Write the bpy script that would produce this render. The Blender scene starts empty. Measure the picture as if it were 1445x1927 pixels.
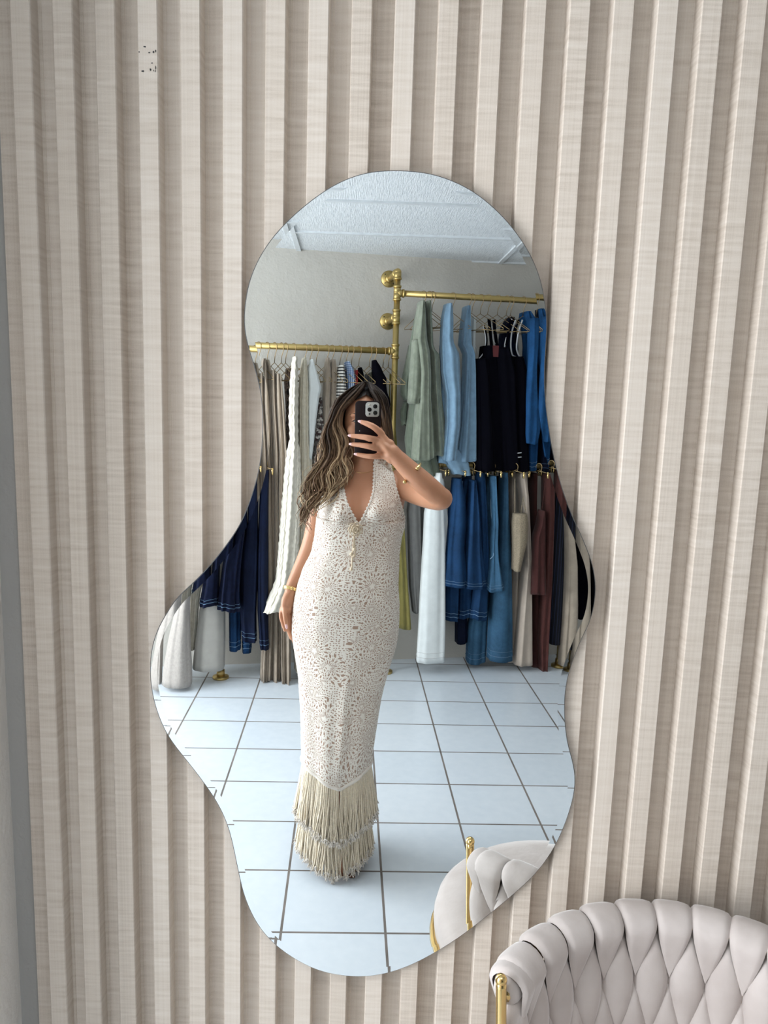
import bpy, math, random
from mathutils import Vector, Matrix
import numpy as np
random.seed(7)
PI = math.pi
sc = bpy.context.scene
C = sc.collection

# ------------------------------------------------------------------ camera
F_PX, YAW, PITCH, ROLL = 1442.43, -.02144, .157, .02818
CX, CY, EYE = 691.04, 1002.96, 1.5
def _axes():
    cy, sy, cp, sp = math.cos(YAW), math.sin(YAW), math.cos(PITCH), math.sin(PITCH)
    f = Vector((sy*cp, cy*cp, -sp)); r0 = Vector((cy, -sy, 0)); u0 = r0.cross(f)
    r = r0*math.cos(ROLL) + u0*math.sin(ROLL)
    return r, r.cross(f), f
RT, UP, FW = _axes()
O = Vector((0, 0, EYE))
cam = bpy.data.cameras.new('camera'); camo = bpy.data.objects.new('camera', cam); C.objects.link(camo)
camo.matrix_world = Matrix(((RT.x, UP.x, -FW.x, 0), (RT.y, UP.y, -FW.y, 0), (RT.z, UP.z, -FW.z, EYE), (0, 0, 0, 1)))
cam.sensor_fit = 'VERTICAL'; cam.sensor_height = 24.0; cam.sensor_width = 18.0
cam.lens = F_PX/1927*24.0
cam.shift_x = (722.5-CX)/1927; cam.shift_y = (CY-963.5)/1927
cam.clip_start = .004
sc.camera = camo

# ------------------------------------------------------------------ light
w = bpy.data.worlds.new('world'); sc.world = w; w.use_nodes = True
w.node_tree.nodes['Background'].inputs[0].default_value = (.75, .85, 1, 1)
w.node_tree.nodes['Background'].inputs[1].default_value = 1.0
def area(name, loc, rot, sx, sy, power, col):
    l = bpy.data.lights.new(name, 'AREA'); l.shape = 'RECTANGLE'; l.size = sx; l.size_y = sy
    l.energy = power; l.color = col
    o = bpy.data.objects.new(name, l); C.objects.link(o); o.location = loc; o.rotation_euler = rot
    return o
area('window_daylight', (-2.36, -.4, 1.25), (0, -PI/2, 0), 2.0, 1.7, 92, (.95, .975, 1.0))
area('ceiling_fill_light', (.15, -.10, 2.345), (0, 0, 0), 1.1, .5, 2.5, (1.0, .985, .96))  # weak fill added under the ceiling, no lamp known there
vs = sc.view_settings
vs.view_transform = 'Standard'; vs.look = 'None'; vs.gamma = 1; vs.use_curve_mapping = False
vs.exposure = 0.22

# ------------------------------------------------------------------ geometry helpers
DM = 1.165                                   # distance of the mirror glass from the eye point
NM = Vector((math.sin(-.01773), math.cos(-.01773), 0))
def refl(p):
    p = Vector(p); return p - 2*(p.dot(NM)-DM)*NM
BW = .2048
WB = Vector((math.cos(BW), math.sin(BW), 0)); NB = Vector((-math.sin(BW), math.cos(BW), 0))
CW = 3.01433*EYE*math.cos(BW)
def ray(px, py): return FW + RT*((px-CX)/F_PX) - UP*((py-CY)/F_PX)
def hit(px, py, n, d):
    v = ray(px, py); n = Vector(n); return O + v*((d-O.dot(n))/v.dot(n))
def atw(px, py, off): return hit(px, py, NB, CW-off)      # a point OFF in front of the rack wall, seen in the mirror
def aty(px, py, y): return hit(px, py, (0, 1, 0), y)      # a point at depth y behind the glass
def atm(px, py): return hit(px, py, NM, DM)               # a point on the glass itself
def wall_pt(s, off, z): return WB*s + NB*(CW-off) + Vector((0, 0, z))

def tag(o, label=None, cat=None, group=None, kind=None):
    if label: o['label'] = label
    if cat: o['category'] = cat
    if group: o['group'] = group
    if kind: o['kind'] = kind
    return o
def empty(name, loc, label, cat, group=None):
    o = bpy.data.objects.new(name, None); C.objects.link(o); o.location = loc; o.empty_display_size = .05
    return tag(o, label, cat, group)
def wloc(o):
    l = Vector(o.location)
    while o.parent: o = o.parent; l += o.location
    return l
class MB:
    """collects vertices and faces"""
    def __init__(s): s.v = []; s.f = []; s.uv = []; s.tone = []
    def add(s, vs_, fs_, uv=None, tone=0.0):
        b = len(s.v); s.v += [Vector(p) for p in vs_]; s.f += [tuple(i+b for i in f) for f in fs_]
        s.uv += uv if uv else [(0, 0)]*len(vs_)
        s.tone += tone if isinstance(tone, list) else [tone]*len(vs_)
        return s
    def grid(s, rows, closed=True, cap=True, uv=None, tone=None, flip=False):
        n = len(rows[0]); m = len(rows); vs_ = [p for r in rows for p in r]; fs_ = []
        for i in range(m-1):
            for j in range(n if closed else n-1):
                k = (j+1) % n; q = (i*n+j, i*n+k, (i+1)*n+k, (i+1)*n+j)
                fs_.append(q[::-1] if flip else q)
        if cap and closed:
            a = tuple(range(n)); b = tuple((m-1)*n+j for j in range(n))
            fs_.append(a if flip else a[::-1]); fs_.append(b[::-1] if flip else b)
        t = [x for r in tone for x in r] if tone else 0.0
        return s.add(vs_, fs_, [x for r in uv for x in r] if uv else None, t)
    def tube(s, pts, rad, n=8, cap=True, tone=None, flat=1.0):
        pts = [Vector(p) for p in pts]; m = len(pts)
        if not isinstance(rad, (list, tuple)): rad = [rad]*m
        T0 = (pts[1]-pts[0]).normalized(); ref = Vector((0, 0, 1)) if abs(T0.z) < .9 else Vector((0, 1, 0))
        A = T0.cross(ref).normalized(); rows = []
        for i in range(m):
            T = (pts[min(i+1, m-1)]-pts[max(i-1, 0)])
            T = T.normalized() if T.length > 1e-9 else T0
            A = (A - T*A.dot(T)); A = A.normalized() if A.length > 1e-6 else T.orthogonal().normalized()
            B = T.cross(A)
            rows.append([pts[i] + (A*math.cos(2*PI*k/n) + B*math.sin(2*PI*k/n)*flat)*rad[i] for k in range(n)])
        return s.grid(rows, True, cap, tone=[[t]*n for t in tone] if tone else None)
    def box(s, c, sx, sy, sz, ax=None):
        X, Y = (Vector((1, 0, 0)), Vector((0, 1, 0))) if ax is None else ax
        Z = X.cross(Y); c = Vector(c)
        vs_ = [c + X*(sx/2*a) + Y*(sy/2*b) + Z*(sz/2*d) for d in (-1, 1) for b in (-1, 1) for a in (-1, 1)]
        return s.add(vs_, [(0, 2, 3, 1), (4, 5, 7, 6), (0, 1, 5, 4), (2, 6, 7, 3), (0, 4, 6, 2), (1, 3, 7, 5)])
    def ball(s, c, rx, ry=None, rz=None, n=16, m=10, ax=None):
        ry = ry or rx; rz = rz or rx; c = Vector(c)
        X, Y, Z = ax if ax else (Vector((1, 0, 0)), Vector((0, 1, 0)), Vector((0, 0, 1)))
        rows = []
        for i in range(m+1):
            a = PI*(i/m); a = min(max(a, .02), PI-.02)
            rows.append([c + X*(rx*math.sin(a)*math.cos(2*PI*k/n)) + Y*(ry*math.sin(a)*math.sin(2*PI*k/n)) - Z*(rz*math.cos(a)) for k in range(n)])
        return s.grid(rows)
    def build(s, name, mat, parent=None, mirror=False, smooth=True, label=None, mods=None, origin=None, attr=None):
        v = [refl(p) for p in s.v] if mirror else s.v
        f = [q[::-1] for q in s.f] if mirror else s.f
        if parent is not None: off = wloc(parent); loc = Vector((0, 0, 0))
        else:
            if origin is None:
                lo = [min(p[i] for p in v) for i in range(3)]; hi = [max(p[i] for p in v) for i in range(3)]
                origin = Vector(((lo[0]+hi[0])/2, (lo[1]+hi[1])/2, lo[2]))
            off = loc = Vector(origin)
        me = bpy.data.meshes.new(name); me.from_pydata([p-off for p in v], [], f)
        if any(u != (0, 0) for u in s.uv):
            ul = me.uv_layers.new(name='UVMap')
            ul.data.foreach_set('uv', [c for l in me.loops for c in s.uv[l.vertex_index]])
        if any(s.tone):
            at = me.attributes.new('tone', 'FLOAT', 'POINT'); at.data.foreach_set('value', [float(t) for t in s.tone])
        if smooth: me.polygons.foreach_set('use_smooth', [True]*len(me.polygons))
        me.materials.append(mat); me.update()
        o = bpy.data.objects.new(name, me); C.objects.link(o); o.location = loc
        if parent is not None: o.parent = parent
        if label: o['label'] = label
        if mods: mods(o)
        return o
def spline(P, n):
    """Catmull-Rom through P (tuples), n samples"""
    P = [tuple(p) for p in P]; out = []
    m = len(P)
    for i in range(n):
        t = i/(n-1)*(m-1); k = min(int(t), m-2); u = t-k
        a, b, c, d = P[max(k-1, 0)], P[k], P[k+1], P[min(k+2, m-1)]
        out.append(tuple(.5*((2*b[j]) + (-a[j]+c[j])*u + (2*a[j]-5*b[j]+4*c[j]-d[j])*u*u + (-a[j]+3*b[j]-3*c[j]+d[j])*u**3) for j in range(len(b))))
    return out
def lin(tab, x):
    """piecewise-linear lookup in rows sorted by their first value"""
    if x <= tab[0][0]: return list(tab[0][1:])
    for a, b in zip(tab, tab[1:]):
        if x <= b[0]:
            u = (x-a[0])/(b[0]-a[0]); return [p+(q-p)*u for p, q in zip(a[1:], b[1:])]
    return list(tab[-1][1:])
def sharp(o, ang=35):
    m = o.modifiers.new('edges', 'EDGE_SPLIT'); m.split_angle = math.radians(ang)

# ------------------------------------------------------------------ materials
class NT:
    def __init__(s, name):
        s.m = bpy.data.materials.new(name); s.m.use_nodes = True; s.t = s.m.node_tree
        s.b = s.t.nodes['Principled BSDF']
    def n(s, typ, **kw):
        x = s.t.nodes.new(typ)
        for k, v in kw.items():
            if isinstance(v, tuple) and len(v) == 2 and k.startswith('i'): x.inputs[v[0]].default_value = v[1]
            else: setattr(x, k, v)
        return x
    def l(s, a, b): s.t.links.new(a, b)
    def math(s, op, a, b=None, c=None):
        x = s.t.nodes.new('ShaderNodeMath'); x.operation = op
        for i, v in enumerate((a, b, c)):
            if v is None: continue
            if isinstance(v, (int, float)): x.inputs[i].default_value = v
            else: s.l(v, x.inputs[i])
        return x.outputs[0]
    def mix(s, fac, a, b):
        x = s.t.nodes.new('ShaderNodeMix'); x.data_type = 'RGBA'
        for v, i in ((fac, 0), (a, 6), (b, 7)):
            if isinstance(v, (int, float)): x.inputs[i].default_value = v
            elif isinstance(v, tuple): x.inputs[i].default_value = v if len(v) == 4 else (*v, 1)
            else: s.l(v, x.inputs[i])
        return x.outputs[2]
    def coord(s, kind='Object', scale=(1, 1, 1)):
        c = s.t.nodes.new('ShaderNodeTexCoord'); m = s.t.nodes.new('ShaderNodeMapping'); m.inputs['Scale'].default_value = scale
        s.l(c.outputs[kind], m.inputs[0]); return m.outputs[0]
    def noise(s, vec, scale, detail=3, rough=.5):
        x = s.t.nodes.new('ShaderNodeTexNoise'); x.inputs['Scale'].default_value = scale
        x.inputs['Detail'].default_value = detail; x.inputs['Roughness'].default_value = rough
        s.l(vec, x.inputs['Vector']); return x.outputs[0]
    def ramp(s, fac, stops):
        x = s.t.nodes.new('ShaderNodeValToRGB'); e = x.color_ramp.elements
        while len(e) < len(stops): e.new(.5)
        for k, (p, c) in enumerate(stops):
            e[k].position = p; e[k].color = (*c, 1) if isinstance(c, tuple) else (c, c, c, 1)
        s.l(fac, x.inputs[0]); return x.outputs[0]
    def bump(s, h, strength=.3, dist=.002):
        x = s.t.nodes.new('ShaderNodeBump'); x.inputs['Strength'].default_value = strength; x.inputs['Distance'].default_value = dist
        s.l(h, x.inputs['Height']); s.l(x.outputs[0], s.b.inputs['Normal'])
    def base(s, c):
        if isinstance(c, tuple): s.b.inputs['Base Color'].default_value = (*c, 1)
        else: s.l(c, s.b.inputs['Base Color'])
    def set(s, **kw):
        for k, v in kw.items(): s.b.inputs[k.replace('_', ' ')].default_value = v
        return s
MC = {}
def cloth(col, rough=.85, var=.12, scale=60, bump=.25, sheen=.2, key=None, stretch=(1, 1, 1), bscale=400, spec=.2):
    k = ('cloth', col, rough, var, scale, bump, sheen, stretch, bscale)
    if k in MC: return MC[k]
    m = NT('fabric'); v = m.coord('Object', stretch)
    n1 = m.noise(v, scale, 4, .6); n2 = m.noise(v, bscale, 2)
    dark = tuple(c*(1-var*1.6) for c in col); lite = tuple(min(1, c*(1+var)) for c in col)
    m.base(m.ramp(n1, [(.3, dark), (.7, lite)])); m.set(Roughness=rough, Sheen_Weight=sheen, Sheen_Roughness=.5)
    m.b.inputs['Specular IOR Level'].default_value = spec
    m.bump(m.math('ADD', n1, m.math('MULTIPLY', n2, .5)), bump, .002)
    MC[k] = m.m; return m.m
def denim(col, var=.3):
    k = ('denim', col)
    if k in MC: return MC[k]
    m = NT('denim'); v = m.coord('Object'); vf = m.coord('Object', (1, 1, .12))
    n1 = m.noise(v, 9, 3); n2 = m.noise(vf, 900, 2); n3 = m.noise(v, 60, 3)
    f = m.math('ADD', m.math('MULTIPLY', n1, .5), m.math('ADD', m.math('MULTIPLY', n2, .3), m.math('MULTIPLY', n3, .2)))
    m.base(m.ramp(f, [(.36, tuple(c*(1-var) for c in col)), (.64, tuple(c*(1+var) for c in col))]))
    m.set(Roughness=.8); m.b.inputs['Specular IOR Level'].default_value = .15
    m.bump(n3, .3, .002); MC[k] = m.m; return m.m
def plain(name, col, rough=.5, metal=0.0, spec=.5, **kw):
    k = (name, col, rough, metal)
    if k in MC: return MC[k]
    m = NT(name); v = m.coord('Object'); n = m.noise(v, 30, 3)
    m.base(m.ramp(n, [(.3, tuple(c*.93 for c in col)), (.7, tuple(min(1, c*1.05) for c in col))])); m.set(Roughness=rough, Metallic=metal, **kw); m.b.inputs['Specular IOR Level'].default_value = spec
    MC[k] = m.m; return m.m
BRASS = plain('brushed_brass', (.56, .42, .17), .46, 1.0)
GOLD = plain('polished_gold', (.80, .58, .25), .16, 1.0)
WIRE = plain('gold_wire', (.36, .26, .13), .35, 1.0)
BLACK = plain('black_plastic', (.012, .011, .012), .4)

def mat_plaster(col, bs=.35, sc_=8):
    m = NT('painted_plaster'); v = m.coord('Object'); n1 = m.noise(v, sc_, 5, .6); n2 = m.noise(v, 90, 4); n3 = m.noise(v, 1.3, 3)
    m.base(m.ramp(n3, [(.3, tuple(c*.93 for c in col)), (.7, tuple(min(c*1.03, 1) for c in col))]))
    m.set(Roughness=.75); m.b.inputs['Specular IOR Level'].default_value = .25
    m.bump(m.math('ADD', n1, m.math('MULTIPLY', n2, .25)), bs, .02); return m.m
def mat_slats():
    m = NT('slat_veneer'); tc = m.t.nodes.new('ShaderNodeTexCoord'); sp = m.t.nodes.new('ShaderNodeSeparateXYZ'); m.l(tc.outputs['Object'], sp.inputs[0])
    idx = m.math('FLOOR', m.math('DIVIDE', m.math('ADD', sp.outputs[0], 10*PER - X0S + FRW + .0005), PER))
    wn = m.t.nodes.new('ShaderNodeTexWhiteNoise'); wn.noise_dimensions = '1D'; m.l(idx, wn.inputs['W'])
    cmb = m.t.nodes.new('ShaderNodeCombineXYZ'); m.l(m.math('ADD', sp.outputs[0], m.math('MULTIPLY', wn.outputs[0], 7)), cmb.inputs[0]); m.l(m.math('ADD', sp.outputs[2], m.math('MULTIPLY', wn.outputs[0], 13)), cmb.inputs[2]); m.l(sp.outputs[1], cmb.inputs[1])
    def mp(s):
        x = m.t.nodes.new('ShaderNodeMapping'); x.inputs['Scale'].default_value = s; m.l(cmb.outputs[0], x.inputs[0]); return x.outputs[0]
    grain = m.noise(mp((420, 60, 1.2)), 1, 3, .6)          # thin upright pores
    fig = m.noise(mp((11, 11, 150)), 1, 3, .55)            # rippled cross figure
    where = m.noise(mp((9, 9, 3)), 1, 2)                   # where the figure is strong
    thread = m.noise(mp((900, 900, 900)), 1, 2)
    f = m.math('MULTIPLY', m.math('SUBTRACT', fig, .5), m.math('MULTIPLY', where, 1.35))
    val = m.math('ADD', m.math('ADD', .5, f), m.math('ADD', m.math('MULTIPLY', m.math('SUBTRACT', grain, .5), .38), m.math('MULTIPLY', m.math('SUBTRACT', thread, .5), .3)))
    val = m.math('ADD', val, m.math('MULTIPLY', m.math('SUBTRACT', wn.outputs[0], .5), .18))
    m.base(m.ramp(val, [(.2, (.50, .425, .355)), (.5, (.645, .57, .495)), (.8, (.735, .67, .60))]))
    m.set(Roughness=.5); m.b.inputs['Specular IOR Level'].default_value = .3
    m.bump(m.math('ADD', fig, m.math('MULTIPLY', grain, .6)), .12, .001); return m.m
def mat_tile():
    """glazed square tiles, grid along the floor's own axes"""
    m = NT('floor_tile'); v = m.coord('UV')
    sp = m.t.nodes.new('ShaderNodeSeparateXYZ'); m.l(v, sp.inputs[0]); g = []
    for k in (0, 1):
        fr = m.math('FRACT', sp.outputs[k]); g.append(m.math('MINIMUM', fr, m.math('SUBTRACT', 1.0, fr)))
    d = m.math('MINIMUM', g[0], g[1]); line = m.math('LESS_THAN', d, .0125)
    cell = m.t.nodes.new('ShaderNodeVectorMath'); cell.operation = 'FLOOR'; m.l(v, cell.inputs[0])
    wn = m.t.nodes.new('ShaderNodeTexWhiteNoise'); m.l(cell.outputs[0], wn.inputs[0])
    n = m.noise(m.coord('Object'), 25, 4); fac = m.math('ADD', m.math('MULTIPLY', wn.outputs[0], .35), m.math('MULTIPLY', n, .65))
    tile = m.ramp(fac, [(.25, (.66, .73, .80)), (.75, (.74, .80, .86))])
    ng = m.noise(m.coord('Object'), 8, 4)
    grout = m.ramp(ng, [(.3, (.12, .105, .095)), (.7, (.24, .21, .19))])
    m.base(m.mix(line, tile, grout))
    m.l(m.math('ADD', m.math('MULTIPLY', line, .5), .27), m.b.inputs['Roughness'])
    m.bump(m.math('SUBTRACT', m.math('MULTIPLY', n, .04), line), .35, .002); return m.m
def mat_ceiling():
    m = NT('ceiling_panel'); v = m.coord('UV')
    mp = m.t.nodes.new('ShaderNodeMapping'); mp.inputs['Scale'].default_value = (210, 13, 1); m.l(v, mp.inputs[0])
    n = m.noise(mp.outputs[0], 1, 4, .65); n2 = m.noise(v, 60, 3)
    s_ = m.math('ADD', n, m.math('MULTIPLY', n2, .3))
    m.base(m.ramp(s_, [(.45, (.60, .645, .68)), (.7, (.77, .81, .84)), (.9, (.82, .85, .87))])); m.set(Roughness=.85)
    m.bump(s_, .7, .006); return m.m
def mat_velvet():
    m = NT('greige_velvet'); v = m.coord('Object'); n = m.noise(v, 14, 4); n2 = m.noise(v, 300, 2)
    m.base(m.ramp(n, [(.3, (.50, .445, .42)), (.7, (.60, .545, .52))])); m.set(Roughness=.8, Sheen_Weight=.7, Sheen_Roughness=.35)
    m.b.inputs['Specular IOR Level'].default_value = .2
    m.bump(m.math('ADD', m.noise(m.coord('Object', (1, 1, .25)), 45, 2), m.math('MULTIPLY', n2, .12)), .18, .006); return m.m
def mat_lace():
    """crochet flowers and leaves: rings, spokes and eyelets worked round scattered centres, over a nude lining"""
    m = NT('crochet_lace'); v = m.coord('UV')
    def flowers(scale, petals, rnd, off):
        mp = m.t.nodes.new('ShaderNodeMapping'); mp.inputs['Location'].default_value = (off, off*.7, 0); m.l(v, mp.inputs[0])
        wob = m.t.nodes.new('ShaderNodeTexNoise'); wob.inputs['Scale'].default_value = 26; m.l(mp.outputs[0], wob.inputs['Vector'])
        ad = m.t.nodes.new('ShaderNodeVectorMath'); ad.operation = 'MULTIPLY_ADD'; m.l(wob.outputs[1], ad.inputs[0]); ad.inputs[1].default_value = (.012, .012, 0); m.l(mp.outputs[0], ad.inputs[2])
        vo = m.t.nodes.new('ShaderNodeTexVoronoi'); vo.voronoi_dimensions = '2D'; vo.inputs['Scale'].default_value = scale; vo.inputs['Randomness'].default_value = rnd
        m.l(ad.outputs[0], vo.inputs['Vector'])
        ds = m.t.nodes.new('ShaderNodeVectorMath'); ds.operation = 'SUBTRACT'; m.l(ad.outputs[0], ds.inputs[0]); m.l(vo.outputs['Position'], ds.inputs[1])
        s2 = m.t.nodes.new('ShaderNodeSeparateXYZ'); m.l(ds.outputs[0], s2.inputs[0])
        ang = m.math('ARCTAN2', s2.outputs[1], s2.outputs[0]); r = vo.outputs['Distance']
        ph = m.math('MULTIPLY', m.t.nodes.new('ShaderNodeSeparateColor').outputs[0], 1)
        sep = m.t.nodes.new('ShaderNodeSeparateColor'); m.l(vo.outputs['Color'], sep.inputs[0])
        ph = m.math('MULTIPLY', sep.outputs[0], 6.28)
        lobe = m.math('ADD', 1.0, m.math('MULTIPLY', m.math('SINE', m.math('ADD', m.math('MULTIPLY', ang, petals), ph)), .22))
        rr = m.math('DIVIDE', r, lobe)
        # open spokes between rings
        spoke = m.math('GREATER_THAN', m.math('SINE', m.math('MULTIPLY', ang, 21)), .0)
        def band(a, b): return m.math('MULTIPLY', m.math('GREATER_THAN', rr, a), m.math('LESS_THAN', rr, b))
        holes = m.math('MULTIPLY', spoke, m.math('MAXIMUM', band(.09, .21), m.math('MAXIMUM', band(.29, .38), band(.47, .58))))
        eye = m.math('MULTIPLY', m.math('GREATER_THAN', m.math('SINE', m.math('MULTIPLY', ang, 34)), .0), m.math('MAXIMUM', band(.235, .262), band(.41, .435)))
        return m.math('MAXIMUM', holes, eye), rr
    h1, r1 = flowers(10, 5, .85, 0); h2, r2 = flowers(17, 3, 1, 3.3)
    sel = m.math('GREATER_THAN', m.noise(v, 12, 2), .5)
    hole = m.math('ADD', m.math('MULTIPLY', h1, sel), m.math('MULTIPLY', h2, m.math('SUBTRACT', 1.0, sel)))
    thread = m.noise(v, 420, 2, .7)
    dots = m.t.nodes.new('ShaderNodeTexVoronoi'); dots.voronoi_dimensions = '2D'; dots.inputs['Scale'].default_value = 135; dots.inputs['Randomness'].default_value = .55; m.l(v, dots.inputs['Vector'])
    rsel = m.math('ADD', m.math('MULTIPLY', r1, sel), m.math('MULTIPLY', r2, m.math('SUBTRACT', 1.0, sel)))
    far = m.math('GREATER_THAN', rsel, .60)
    hole = m.math('MAXIMUM', hole, m.math('MULTIPLY', m.math('LESS_THAN', dots.outputs['Distance'], .26), far))
    lc = m.ramp(thread, [(.3, (.82, .765, .69)), (.7, (.95, .91, .85))])
    ln = m.ramp(m.noise(v, 6, 2), [(.3, (.36, .245, .18)), (.7, (.47, .335, .26))])
    m.base(m.mix(hole, lc, ln)); m.set(Roughness=.85, Sheen_Weight=.15); m.b.inputs['Specular IOR Level'].default_value = .2
    m.bump(m.math('ADD', m.math('SUBTRACT', 1.0, hole), m.math('MULTIPLY', thread, .6)), .55, .0035); return m.m
def mat_hair():
    m = NT('hair'); a = m.t.nodes.new('ShaderNodeAttribute'); a.attribute_name = 'tone'
    n = m.noise(m.coord('Object', (1, 1, .2)), 220, 2)
    f = m.math('ADD', a.outputs['Fac'], m.math('MULTIPLY', m.math('SUBTRACT', n, .5), .25))
    m.base(m.ramp(f, [(0, (.010, .007, .006)), (.3, (.040, .024, .016)), (.55, (.17, .10, .058)), (.8, (.46, .32, .19)), (1, (.78, .63, .43))]))
    m.set(Roughness=.5); m.b.inputs['Specular IOR Level'].default_value = .25; return m.m
def mat_skin():
    m = NT('skin'); v = m.coord('Object'); n = m.noise(v, 9, 3); n2 = m.noise(v, 260, 2)
    m.base(m.ramp(n, [(.3, (.47, .22, .125)), (.7, (.55, .275, .165))])); m.set(Roughness=.42, Subsurface_Weight=.12, Subsurface_Scale=.01)
    m.b.inputs['Subsurface Radius'].default_value = (1, .35, .2)
    m.b.inputs['Specular IOR Level'].default_value = .4; m.bump(n2, .05, .001); return m.m
def mat_stripes(c1, c2, scale, axis=2, thr=.5):
    m = NT('striped_fabric'); sp = m.t.nodes.new('ShaderNodeSeparateXYZ'); m.l(m.coord('Object'), sp.inputs[0])
    s_ = m.math('GREATER_THAN', m.math('FRACT', m.math('MULTIPLY', sp.outputs[axis], scale)), thr)
    m.base(m.mix(s_, c1, c2)); m.set(Roughness=.85); return m.m
def mat_plaid(c1, c2, c3, scale):
    m = NT('plaid_fabric'); sp = m.t.nodes.new('ShaderNodeSeparateXYZ'); m.l(m.coord('Object'), sp.inputs[0])
    a = m.math('GREATER_THAN', m.math('FRACT', m.math('MULTIPLY', sp.outputs[0], scale)), .5)
    b = m.math('GREATER_THAN', m.math('FRACT', m.math('MULTIPLY', sp.outputs[2], scale)), .5)
    m.base(m.mix(b, m.mix(a, c1, c2), m.mix(a, c2, c3))); m.set(Roughness=.85); return m.m
def mat_print(c1, c2, c3, scale):
    m = NT('printed_fabric'); v = m.coord('Object'); vo = m.t.nodes.new('ShaderNodeTexVoronoi'); vo.inputs['Scale'].default_value = scale; m.l(v, vo.inputs['Vector'])
    n = m.noise(v, scale*1.3, 3); m.base(m.mix(m.math('GREATER_THAN', n, .55), m.ramp(vo.outputs['Distance'], [(.25, c1), (.5, c2)]), c3)); m.set(Roughness=.85); return m.m

# ------------------------------------------------------------------ the room
D = 1.18                                   # slat fronts
PER, FRW, DEP = .05168*D, .0292, .030      # pitch, front width, recess depth
X0S = -.44621*D                            # right edge of the first slat
ZC = 1.58289*EYE
XL, XR = -2.4, 2.75
def back_y(x):                             # the rack wall, in the room itself
    a = refl(wall_pt(0, 0, 0)); b = refl(wall_pt(1, 0, 0)); return a.y + (x-a.x)*(b.y-a.y)/(b.x-a.x)
YF = 1.18+DEP+.004
def structure(mb, name, mat, label=None, smooth=False, **k):
    o = mb.build(name, mat, smooth=smooth, **k); o['kind'] = 'structure'
    if label: o['label'] = label
    return o
PLA = mat_plaster((.57, .55, .505)); PLAW = mat_plaster((.63, .60, .56), .12)
# floor: four corners, uv in tiles
GY = -.0484
A_ = refl((math.sin(GY), math.cos(GY), 0))-refl((0, 0, 0)); B_ = refl((math.cos(GY), -math.sin(GY), 0))-refl((0, 0, 0))
O0 = refl((0, 0, 0)); TS = .20255*EYE
def floor_uv(p):
    q = Vector((p[0], p[1], 0))-O0
    return ((q.dot(B_)-(-.31156*EYE))/TS, (q.dot(A_)-2.76562*EYE)/TS)
fl = MB(); cs = [(XL, back_y(XL), 0), (XR, back_y(XR), 0), (XR, YF, 0), (XL, YF, 0)]
fl.add(cs, [(0, 1, 2, 3)], [floor_uv(p) for p in cs])
fl.add([(x, y, -.04) for x, y, _ in cs], [(3, 2, 1, 0)], [floor_uv(p) for p in cs])
structure(fl, 'floor', mat_tile(), 'white glazed square floor tiles with dark grout lines', origin=(0, 0, 0))
ce = MB(); cc = [(x, y, ZC) for x, y, _ in cs]
def ceil_uv(p):
    q = Vector((p[0], p[1], 0))-O0; return (q.dot(B_), q.dot(A_))
ce.add(cc, [(3, 2, 1, 0)], [ceil_uv(p) for p in cc]); ce.add([(x, y, ZC+.05) for x, y, _ in cs], [(0, 1, 2, 3)])
structure(ce, 'ceiling', mat_ceiling(), 'textured white suspended ceiling panels', origin=(0, 0, 0))
TB = plain('ceiling_grid_paint', (.66, .70, .73), .5)
g = MB()
for k in range(-1, 11):                    # cross tees
    a = 3.40+.6*(k-4)
    p = O0 + A_*a; g.box((p.x, p.y, ZC-.004), 6.5, .022, .009, (B_.normalized(), A_.normalized()) if B_.cross(A_).z > 0 else (B_.normalized(), -A_.normalized()))
for k in range(-3, 4):                     # main tees
    p = O0 + B_*(-.302+1.15*k) + A_*2.6; g.box((p.x, p.y, ZC-.005), .024, 5.6, .01, (B_.normalized(), A_.normalized()) if B_.cross(A_).z > 0 else (B_.normalized(), -A_.normalized()))
structure(g, 'trim_1', TB, 'slim white metal grid between the ceiling panels')
# walls
def wall(name, a, b, mat, t=.1, z0=0, z1=ZC, **k):
    a, b = Vector((*a, 0)), Vector((*b, 0)); X = (b-a).normalized(); Y = Vector((-X.y, X.x, 0))
    m = MB(); m.box((a+b)/2 + Y*(t/2) + Vector((0, 0, (z0+z1)/2)), (b-a).length, t, z1-z0, (X, Y)); return structure(m, name, mat, **k)
wall('wall_front', (XR, YF), (XL, YF), mat_plaster((.40, .395, .38), .3), -.1, label='pale rough plaster wall behind the slatted panelling')
wall('wall_back', (XL, back_y(XL)), (XR, back_y(XR)), PLA, -.1, label='off-white plaster wall behind the clothing rack')
wall('wall_right', (XR, back_y(XR)), (XR, YF), PLAW, -.1)
wall('wall_return', (-.625, .93), (-.625, YF), mat_plaster((.80, .765, .72), .35), .12, label='short grey plaster return wall at the left end of the slats')
m = MB(); y0, y1 = back_y(XL), YF           # left wall with its shop window
for (ya, yb, za, zb) in ((y0, -1.25, 0, ZC), (.45, y1, 0, ZC), (-1.25, .45, 0, .25), (-1.25, .45, 2.25, ZC)):
    m.box((XL-.05, (ya+yb)/2, (za+zb)/2), .1, yb-ya, zb-za)
structure(m, 'wall_left', PLAW)
WFR = plain('window_frame_paint', (.75, .75, .74), .4)
fr = MB()
for yy in (-1.23, -.4, .43): fr.box((XL-.03, yy, 1.25), .05, .05, 2.0)
for zz in (.27, 2.23): fr.box((XL-.03, -.4, zz), .05, 1.7, .05)
structure(fr, 'window_1', WFR, 'large shop window that lights the room')
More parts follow.
